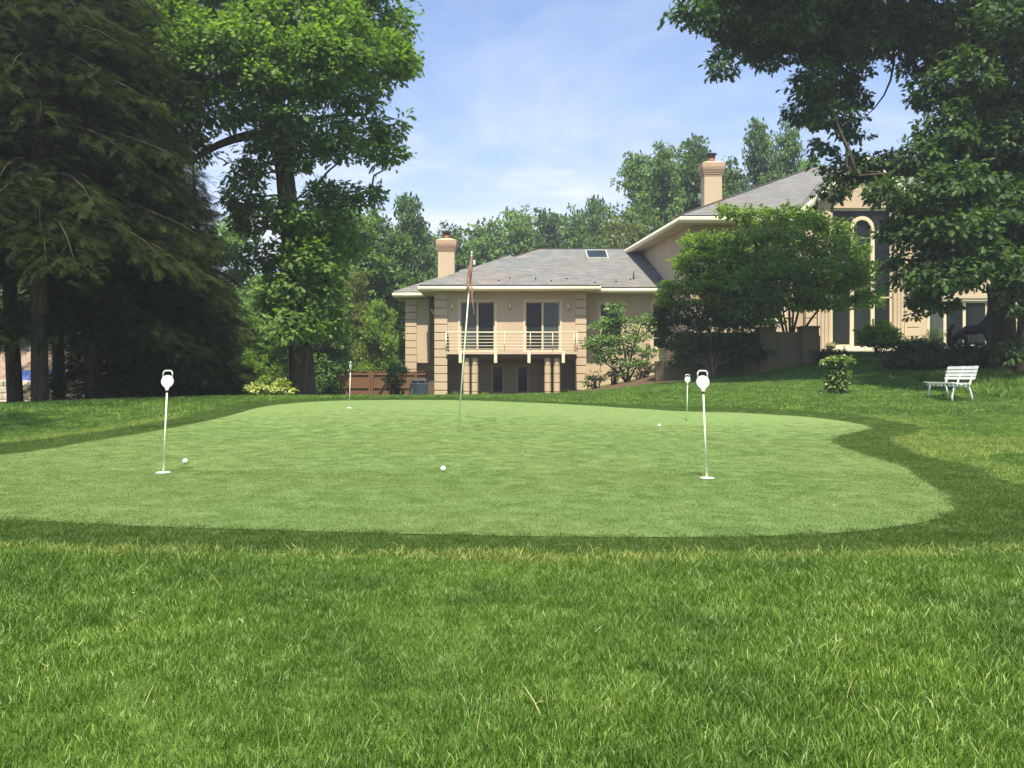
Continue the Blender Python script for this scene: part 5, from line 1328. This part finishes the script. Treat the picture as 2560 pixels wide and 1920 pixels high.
# ivy covered stump
Yi = 21.6; ix = X(1808 * DK, Yi); iz = tz(ix, Yi)
iv = empty("ivy_stump", (ix, Yi, iz), "short post smothered in bright ivy standing alone on the lawn left of the bench", "stump")
MB().tube([(ix, Yi, iz - .1), (ix + .02, Yi, iz + .5), (ix - .02, Yi, iz + .86)], [.20, .17, .15], 12).build("stump", M['bark'], iv)
clm = [(ix, Yi, iz + .25, .27, .26, .28), (ix + .02, Yi, iz + .55, .26, .26, .26), (ix - .02, Yi, iz + .84, .36, .30, .14), (ix + .22, Yi, iz + .86, .20, .18, .09), (ix - .24, Yi, iz + .80, .14, .16, .07), (ix - .15, Yi, iz + .06, .25, .2, .06)]
me, _ = foliage("ivy", np.random.default_rng(9), clm, M['ivy'], 640, 12, .085, .8, .06, droop=.9, upn=.5); tag(link("ivy", me, iv), kind="stuff")
# foundation planting along the columns and fence
for i, (dx, dy, rx, ry, Y, lab) in enumerate(((1048, 856, 16, 6, 29, "small green fern clump between the paired columns and cellar windows"), (978, 855, 14, 6, 29, "small green plant at the foot of the left balcony pier"),
        (1165, 858, 26, 4, 28.5, "low pale leaved border plant under the middle of the balcony"), (925, 857, 8, 5, 28.5, "tiny weed clump beside the air conditioner"), (1232, 850, 14, 6, 31, "low green plant at the right pair of columns"))):
    shrub("border_plant", lab, "plant", [(dx, dy, rx, ry, Y)], M['lbush'] if i % 2 == 0 else M['bush'], 80 + i, "small plants along the house front", stem=False, dens=130, per=14, L=.09, W=.25, droop=-.5)

# ------------------------------------------------------------------ background trees
def proto_tree(seed, H, R, mat, n_cl, dens, per, L, conic=False, W=.6, rs=.5):
    rng = np.random.default_rng(seed); cl = []
    for i in range(n_cl):
        s = (i + rng.uniform(0, 1)) / n_cl
        z_ = H * (.06 + .86 * s)
        rr_ = R * ((1 - s) ** .9 + .05 if conic else (1 - max(0, s - .45) / .62) ** .8 * (1 if s > .1 else .8))
        a = rng.uniform(0, 2 * math.pi); q = rng.uniform(.15, 1.0) ** .6 * rr_ * .78
        cr = (R * rng.uniform(.24, .42)) * (.45 + .55 * (1 - s) if conic else 1 - .35 * s)
        cl.append((q * math.cos(a), q * math.sin(a), z_, cr, cr, cr * (.85 if not conic else .9)))
    cl.append((0, 0, H * .93, R * .22, R * .22, H * .06))
    me, _ = foliage("crown", rng, cl, mat, dens, per, L, W, rs, droop=.2)
    mb = MB(); mb.tube([(0, 0, -1), (.1, 0, H * .35), (-.1, .1, H * .65), (0, 0, H * .9)], [R * .06, R * .05, R * .03, .03], 8, False)
    for c in cl[::2]:
        b = Vector((0, 0, max(H * .1, c[2] - c[3] * 1.5))); e = Vector(c[:3])
        mb.tube([b, b.lerp(e, .5) + Vector((0, 0, .1)), e], [R * .02, R * .013, .03], 5)
    return me, mb.mesh("trunk", M['bark'])
PR = {'mid': proto_tree(91, 16, 5, M['far'], 60, 4.2, 18, .30, W=.8), 'mid2': proto_tree(92, 16, 5, M['far'], 54, 4.6, 18, .28, W=.8), 'far': proto_tree(93, 14, 6, M['far'], 44, 3.0, 14, .40, W=.85, rs=.65), 'far2': proto_tree(94, 14, 6, M['far'], 38, 3.4, 14, .38, W=.85, rs=.65),
      'pale': proto_tree(95, 14, 6, M['farl'], 46, 3.0, 14, .36), 'con': proto_tree(96, 12, 3.6, M['conif'], 60, 9, 16, .26, True, .3, .4), 'bright': proto_tree(97, 8, 4, M['dog'], 44, 7, 16, .25, W=.6, rs=.4)}
PH = {'mid': 15.9, 'mid2': 15.9, 'far': 13.9, 'far2': 13.9, 'pale': 13.9, 'con': 12.3, 'bright': 8.2}; PRD = {'mid': 4.6, 'mid2': 4.6, 'far': 5.2, 'far2': 5.2, 'pale': 5.2, 'con': 3.2, 'bright': 4.0}
NAMES = {'con': 'conifer_tree', 'bright': 'dogwood_tree'}
def bg(kind, dx, dtop, dhw, Y, label, rz=0.0, group="trees beyond the fence and house"):
    x_ = X(dx * DK, Y); z0_ = tz(x_, Y) - .1; zt_ = Z(dtop * DK, Y)
    sz = (zt_ - z0_) / PH[kind]; sx = dhw * (1.3 if 1340 < dx < 1760 else 1.0) * DK * Y / F / PRD[kind]
    t = empty(NAMES.get(kind, "broadleaf_tree"), (x_, Y, z0_), label, "tree", group)
    for nm, me in zip(("crown", "trunk"), PR[kind]):
        o = bpy.data.objects.new(nm, me); COL.objects.link(o); o.parent = t
        if nm == "crown": o["kind"] = "stuff"
    t.scale = (sx, sx, sz); t.rotation_euler = (0, 0, rz)
    return t
BGL = [
 ('con', 772, 572, 72, 46, "olive conifer with pointed top behind the fence right of the oak"),
 ('bright', 822, 636, 70, 44.5, "bright yellow green layered tree behind the fence next to the house corner"),
 ('bright', 705, 735, 66, 44.5, "low yellow green tree just above the fence right of the oak trunk"),
 ('mid2', 715, 470, 100, 47, "leafy tree right of the oak's upper trunk"),
 ('mid2', 800, 440, 110, 54, "broad green tree between the oak and the hazy skyline tree"),
 ('mid', 690, 640, 90, 43, "green tree low behind the right side of the big oak trunk"),
 ('mid', 745, 425, 130, 52, "full rounded tree behind the olive conifer"),
 ('mid2', 850, 490, 110, 56, "green tree rising behind the left chimney's left side"),
 ('far', 885, 412, 80, 66, "taller hazy tree crowning the skyline left of the chimney"),
 ('mid', 650, 500, 120, 42, "bushy tree directly behind the big oak trunk"),
 ('mid2', 575, 590, 90, 36, "sunlit green tree between the hemlocks and the big oak"),
 ('mid', 510, 455, 110, 46, "tall green tree rising behind the short hemlock"),
 ('bright', 560, 730, 60, 35, "small bright green tree above the blossoming bush"),
 ('far2', 975, 488, 75, 62, "tree showing just right of the left chimney"),
 ('far', 1045, 470, 95, 78, "distant tree on the skyline above the roof hip"),
 ('far2', 1115, 452, 95, 82, "distant tree on the skyline left of the skylight"),
 ('far', 1190, 448, 95, 84, "distant tree with flat top above the roof ridge"),
 ('far2', 1250, 455, 85, 80, "distant tree above the ridge right of its middle"),
 ('pale', 1345, 462, 85, 58, "pale green tree close behind the roof ridge near the diagonal eave"),
 ('far', 1290, 418, 60, 76, "dark skyline tree left of the tall tree group"),
 ('mid', 1375, 318, 82, 66, "tall tree forming the left shoulder of the group behind the right chimney"),
 ('mid2', 1430, 300, 70, 62, "airy tree left of the right chimney"),
 ('mid', 1500, 282, 80, 68, "tall airy tree rising behind the right chimney"),
 ('mid2', 1575, 335, 75, 64, "tree filling the gap right of the right chimney"),
 ('mid', 1635, 245, 62, 64, "tallest slender tree between the right chimney and the spreading oak"),
 ('mid2', 1700, 255, 62, 62, "slender tall tree partly hidden by the spreading oak"),
 ('mid', 1750, 330, 80, 68, "tree behind the main roof slope"),
 ('far2', 1010, 545, 130, 96, "low distant tree filling behind the roof left end"),
 ('far', 930, 510, 120, 84, "distant tree low behind the left chimney"),
 ('far2', 1150, 500, 140, 95, "low distant tree filling the woods behind the middle of the ridge"),
 ('far', 1320, 480, 120, 92, "low distant tree filling the woods left of the diagonal eave"),
 ('mid', 1460, 390, 100, 74, "lower tree in the group beside the right chimney's left edge"),
 ('mid2', 1600, 400, 110, 72, "lower tree in the group behind the roof slope right of the chimney"),
 ('far2', 2235, 420, 80, 60, "distant tree right of the house"),
 ('mid', 60, 640, 180, 62, "tree beyond the neighbour house at the far left"),
 ('mid2', 300, 540, 170, 58, "tree standing behind the dark hemlock row"),
 ('mid', 420, 600, 120, 50, "shaded tree behind the stepped fence"),
 ('far', 180, 480, 200, 75, "distant tree behind the hemlocks at the left"),
 ('mid2', 480, 700, 80, 40, "leafy undergrowth tree above the stepped fence"),
]
for i, (kd, dx, dt, hw, Y, lab) in enumerate(BGL): bg(kd, dx, dt, hw, Y, lab, rz=i * 1.7)
# far woods that close the horizon as one mass
rw = np.random.default_rng(12); cl = []
for i in range(150):
    x_ = rw.uniform(-130, 130); y_ = rw.uniform(98, 120); h_ = rw.uniform(3, 8)
    cl.append((x_, y_, h_ * .6, rw.uniform(3, 6), 3, h_ * .75))
me, _ = foliage("distant_woods", rw, cl, M['far'], 1.1, 12, .9, .7, 1.2)
tag(link("distant_woods", me), "hazy distant wood closing the horizon behind the trees", "woods", kind="stuff")

# ------------------------------------------------------------------ grass
def blade_clump(name, seed, nb, rad, h0, h1, w, mat, lean=.35, seg=3):
    rng = np.random.default_rng(seed); vs = []; fs = []; tn = []
    for _ in range(nb):
        a = rng.uniform(0, 6.283); r = rad * math.sqrt(rng.uniform()); bx_, by_ = r * math.cos(a), r * math.sin(a)
        h = rng.uniform(h0, h1); da = rng.uniform(0, 6.283); ln = abs(rng.normal()) * lean * h; dx_, dy_ = math.cos(da) * ln, math.sin(da) * ln
        fa = rng.uniform(0, 6.283); wx, wy = math.cos(fa), math.sin(fa); b = len(vs); ww = w * rng.uniform(.7, 1.3)
        for s in range(seg):
            t = s / seg; c = .5 * ww * (1 - .55 * t)
            z_ = h * (t - .12 * t * t); o = t ** 1.7
            vs += [(bx_ + dx_ * o - wx * c, by_ + dy_ * o - wy * c, z_), (bx_ + dx_ * o + wx * c, by_ + dy_ * o + wy * c, z_)]
        vs.append((bx_ + dx_, by_ + dy_, h * .88))
        for s in range(seg - 1): q = b + 2 * s; fs.append((q, q + 1, q + 3, q + 2))
        q = b + 2 * (seg - 1); fs.append((q, q + 1, q + 2))
        tn += [rng.uniform()] * (2 * seg + 1)
    me = bpy.data.meshes.new(name); me.from_pydata(vs, [], fs); me.materials.append(mat)
    at = me.attributes.new("tint", 'FLOAT', 'POINT'); at.data.foreach_set("value", np.array(tn, np.float32))
    me.update()
    return me
def grassmat(name, stops, patch, dry=0.0, trans=.3, spec=.25, root=.35):
    m, nt, out = newmat(name)
    a = nt.nodes.new("ShaderNodeAttribute"); a.attribute_name = "tint"
    oi = nt.nodes.new("ShaderNodeObjectInfo")
    mx = nt.nodes.new("ShaderNodeMath"); mx.operation = 'MULTIPLY_ADD'; nt.links.new(a.outputs["Fac"], mx.inputs[0]); mx.inputs[1].default_value = .62
    m2 = nt.nodes.new("ShaderNodeMath"); m2.operation = 'MULTIPLY'; nt.links.new(oi.outputs["Random"], m2.inputs[0]); m2.inputs[1].default_value = .38; nt.links.new(m2.outputs[0], mx.inputs[2])
    col = ramp(nt, mx.outputs[0], stops)
    n1 = noise(nt, pos(nt), 1.5, 4, .6); n0 = noise(nt, pos(nt), .45, 3, .5)
    col = mixc(nt, 1.0, col, ramp(nt, n1, patch), 'MULTIPLY')
    col = mixc(nt, 1.0, col, ramp(nt, n0, [(.35, (.92, .95, .92)), (.65, (1.10, 1.06, 1.05))]), 'MULTIPLY')
    p = nt.nodes.new("ShaderNodeBsdfPrincipled"); nt.links.new(col, p.inputs["Base Color"]); p.inputs["Roughness"].default_value = .42; p.inputs["Specular IOR Level"].default_value = spec
    t = nt.nodes.new("ShaderNodeBsdfTranslucent"); nt.links.new(mixc(nt, 1.0, col, (1.3, 1.4, .7), 'MULTIPLY'), t.inputs[0])
    ms = nt.nodes.new("ShaderNodeMixShader"); ms.inputs[0].default_value = trans; nt.links.new(p.outputs[0], ms.inputs[1]); nt.links.new(t.outputs[0], ms.inputs[2]); nt.links.new(ms.outputs[0], out.inputs[0])
    return m
M['grass'] = grassmat("grass_blade", [(0, (.031, .075, .014)), (.42, (.088, .170, .024)), (.72, (.182, .296, .052)), (.88, (.36, .47, .16)), (1, (.58, .63, .36))], [(.34, (.66, .76, .78)), (.66, (1.22, 1.18, 1.05))])
M['drygrass'] = grassmat("dry_grass_blade", [(0, (.11, .18, .035)), (.5, (.23, .30, .07)), (.85, (.38, .39, .14)), (1, (.52, .46, .22))], [(.35, (.85, .9, .85)), (.65, (1.12, 1.05, 1.0))])
M['fringeb'] = grassmat("fringe_blade", [(0, (.036, .078, .016)), (.55, (.080, .142, .030)), (.85, (.150, .225, .055)), (1, (.38, .42, .18))], [(.35, (.82, .88, .82)), (.65, (1.12, 1.08, 1.05))], spec=.2)
M['greenb'] = grassmat("green_blade", [(0, (.088, .143, .040)), (.6, (.168, .252, .076)), (1, (.30, .38, .14))], [(.35, (.92, .94, .92)), (.65, (1.06, 1.05, 1.06))], spec=.2)
C_grass = coll("grass_clumps", [blade_clump("grass_clump", s, 58, .055, .016, .034, .0021, M['grass'], .48) for s in range(5)])
C_coarse = coll("grass_tufts", [blade_clump("grass_tuft", 20 + s, 30, .13, .035, .065, .0085, M['grass'], .5, 2) for s in range(4)])
C_dry = coll("dry_clumps", [blade_clump("dry_clump", 40 + s, 24, .07, .02, .05, .0042, M['drygrass'], .6, 2) for s in range(4)])
C_fr = coll("fringe_clumps", [blade_clump("fringe_clump", 60 + s, 52, .06, .010, .019, .0022, M['fringeb'], .5, 2) for s in range(4)])
C_gr = coll("green_clumps", [blade_clump("green_clump", 80 + s, 46, .07, .004, .0085, .0030, M['greenb'], .9, 1) for s in range(4)])
C_lir = coll("long_tufts", [blade_clump("long_tuft", 100 + s, 30, .10, .18, .34, .011, M['grass'], .8, 4) for s in range(3)])
def scatter(name, P, scl, cl, seed, tilt=.12, label=None):
    rng = np.random.default_rng(seed); n = len(P)
    me = bpy.data.meshes.new(name); me.vertices.add(n); me.vertices.foreach_set("co", P.astype(np.float32).ravel())
    rot = np.c_[rng.normal(size=n) * tilt, rng.normal(size=n) * tilt, rng.uniform(0, 6.283, n)]
    a = me.attributes.new("rot", 'FLOAT_VECTOR', 'POINT'); a.data.foreach_set("vector", rot.astype(np.float32).ravel())
    a = me.attributes.new("scl", 'FLOAT', 'POINT'); a.data.foreach_set("value", scl.astype(np.float32))
    a = me.attributes.new("idx", 'INT', 'POINT'); a.data.foreach_set("value", rng.integers(0, len(cl.objects), n).astype(np.int32))
    me.update()
    o = link(name, me); tag(o, kind="stuff")
    if label: tag(o, label, name.split("_")[-1])
    scatter_nodes(o, cl)
    return o
def pts_view(rng, y0, y1, dens, margin=.5, xlim=None):
    """uniform points in the part of the ground the camera can see between two distances"""
    n = int(dens * ((y1 - y0) * (1.25 * (y0 + y1) / 2 + 2 * margin)))
    y = rng.uniform(y0, y1, n * 2); hw = .63 * y + margin; x = rng.uniform(-1, 1, n * 2) * (.63 * y1 + margin)
    k_ = np.abs(x) < hw; q = np.c_[x[k_], y[k_]]
    return q[:int(len(q))]
rg = np.random.default_rng(2024)
bands = [(1.0, 2.4, 1250), (2.4, 4.2, 1000), (4.2, 7.0, 560), (7.0, 11.0, 330), (11.0, 15.0, 230)]
Q = np.concatenate([pts_view(rg, a, b, d * .6) for a, b, d in bands])
dF = polydist(FP, Q); inF = inside(FP, Q)
# the lawn is thin and straw coloured where it meets the fringe
n_dry = (~inF) & (dF < np.where(Q[:, 1] < 5, .16, .55) * (1 + .5 * np.sin(Q[:, 0] * 3.1) * np.sin(Q[:, 1] * 2.3 + 1))) & (rg.uniform(size=len(Q)) < .5)
dryspot = (~inF) & (((Q[:, 0] - 5.6) / 1.1) ** 2 + ((Q[:, 1] - 9.3) / 1.4) ** 2 < 1) & (rg.uniform(size=len(Q)) < .5)
n_dry |= dryspot
keep = (~inF) | ((Q[:, 1] < 4.2) & (dF < .10) & (rg.uniform(size=len(Q)) < .5))
g = keep & (~n_dry | (rg.uniform(size=len(Q)) < .4))
hgt = .75 + .35 * (np.sin(Q[:, 0] * 2.1 + 1.3 * np.sin(Q[:, 1] * 1.7)) * .5 + .5)
hgt *= np.clip(.55 + dF / .5, .55, 1.0) * np.where(inF, .5, 1)
def P3(q, off=0.0): return np.c_[q, terr(q) + off]
scatter("lawn_grass", P3(Q[g]), (hgt * rg.uniform(.8, 1.2, len(Q)))[g], C_grass, 1, .16, "lush green lawn grass in the foreground and around the putting green")
Q2 = pts_view(rg, 14.5, 31, 75); Q2 = Q2[~inside(FP, Q2) & ~inside(BED, Q2)]
scatter("far_grass", P3(Q2), rg.uniform(.7, 1.1, len(Q2)), C_coarse, 2, .12, "green lawn grass sloping up towards the house and bench")
scatter("dry_grass", P3(Q[n_dry & ~inF]), rg.uniform(.6, 1.1, len(Q))[n_dry & ~inF], C_dry, 3, .2, "straw coloured thin grass along the outer edge of the fringe")
Qf = np.concatenate([pts_view(rg, 3.2, 5.5, 420), pts_view(rg, 5.5, 9, 260), pts_view(rg, 9, 19, 90)]); gi_ = inside(FP, Qf) & ~inside(GP, Qf)
scatter("fringe_grass", P3(Qf[gi_], .006), rg.uniform(.8, 1.25, len(Qf))[gi_] * np.where(Qf[gi_][:, 1] > 9, 1.5, 1), C_fr, 4, .1, "dark short fringe turf ringing the putting green")
Qg = np.concatenate([pts_view(rg, 3.7, 6.5, 330), pts_view(rg, 6.5, 14, 200)]); Qg = Qg[rg.uniform(size=len(Qg)) < np.clip((14 - Qg[:, 1]) / 6, 0, 1)]; gi_ = inside(GP, Qg)
scatter("green_turf", P3(Qg[gi_], .013), rg.uniform(.8, 1.2, len(Qg))[gi_], C_gr, 5, .05, "pale fine clipped turf of the putting green")
Ql = np.c_[rg.uniform(11.6, 15.5, 900), rg.uniform(19.3, 24.5, 900)]; Ql = Ql[(Ql[:, 0] > 11.9 + (Ql[:, 1] - 20) * .0)]
scatter("ground_cover", P3(Ql), rg.uniform(.6, 1.1, len(Ql)), C_lir, 6, .3, "long leaved sunny ground cover at the right edge beside the bench")
C_str = coll("stray_blades", [blade_clump("stray_blade", 130 + s, 3, .02, .05, .085, .0032, M['drygrass'] if s == 2 else M['grass'], .9, 4) for s in range(3)])
Qs = np.concatenate([pts_view(rg, 1.3, 3.4, 9), pts_view(rg, 5, 14, 1.5)]); Qs = Qs[~inside(FP, Qs)]
scatter("stray_blades", P3(Qs), rg.uniform(.6, 1.1, len(Qs)), C_str, 7, .3, "scattered longer stray grass blades standing above the clipped lawn")
# fallen bits on the lawn and green
Qd = pts_view(rg, 1.6, 13, 1.2); n = len(Qd)
P = P3(Qd, .0); P[:, 2] += np.where(inside(FP, Qd), .016, .05)
me = leaf_mesh("fallen_leaves", P, unit(rg, n) * [1, 1, .2], unit(rg, n) * .3 + [0, 0, 1], rg.uniform(.008, .022, n), rg.uniform(.005, .011, n), rg.uniform(0, 1, n), leafmat("dry_leaf", (.30, .17, .09), (.55, .42, .22), .1))
tag(link("fallen_leaves", me), "scattered dry leaf scraps on the lawn and green", "leaves", kind="stuff")

# ------------------------------------------------------------------ haze
hzb = MB().box(-190, 190, -40, 175, -6, 34).build("haze", None)
m = bpy.data.materials.new("haze_air"); m.use_nodes = True; nt = m.node_tree; nt.nodes.clear()
o_ = nt.nodes.new("ShaderNodeOutputMaterial"); pv = nt.nodes.new("ShaderNodeVolumePrincipled")
pv.inputs["Color"].default_value = (.86, .90, 1.0, 1); pv.inputs["Density"].default_value = .0012; pv.inputs["Anisotropy"].default_value = .25
nt.links.new(pv.outputs[0], o_.inputs["Volume"]); hzb.data.materials.append(m); tag(hzb, kind="stuff")
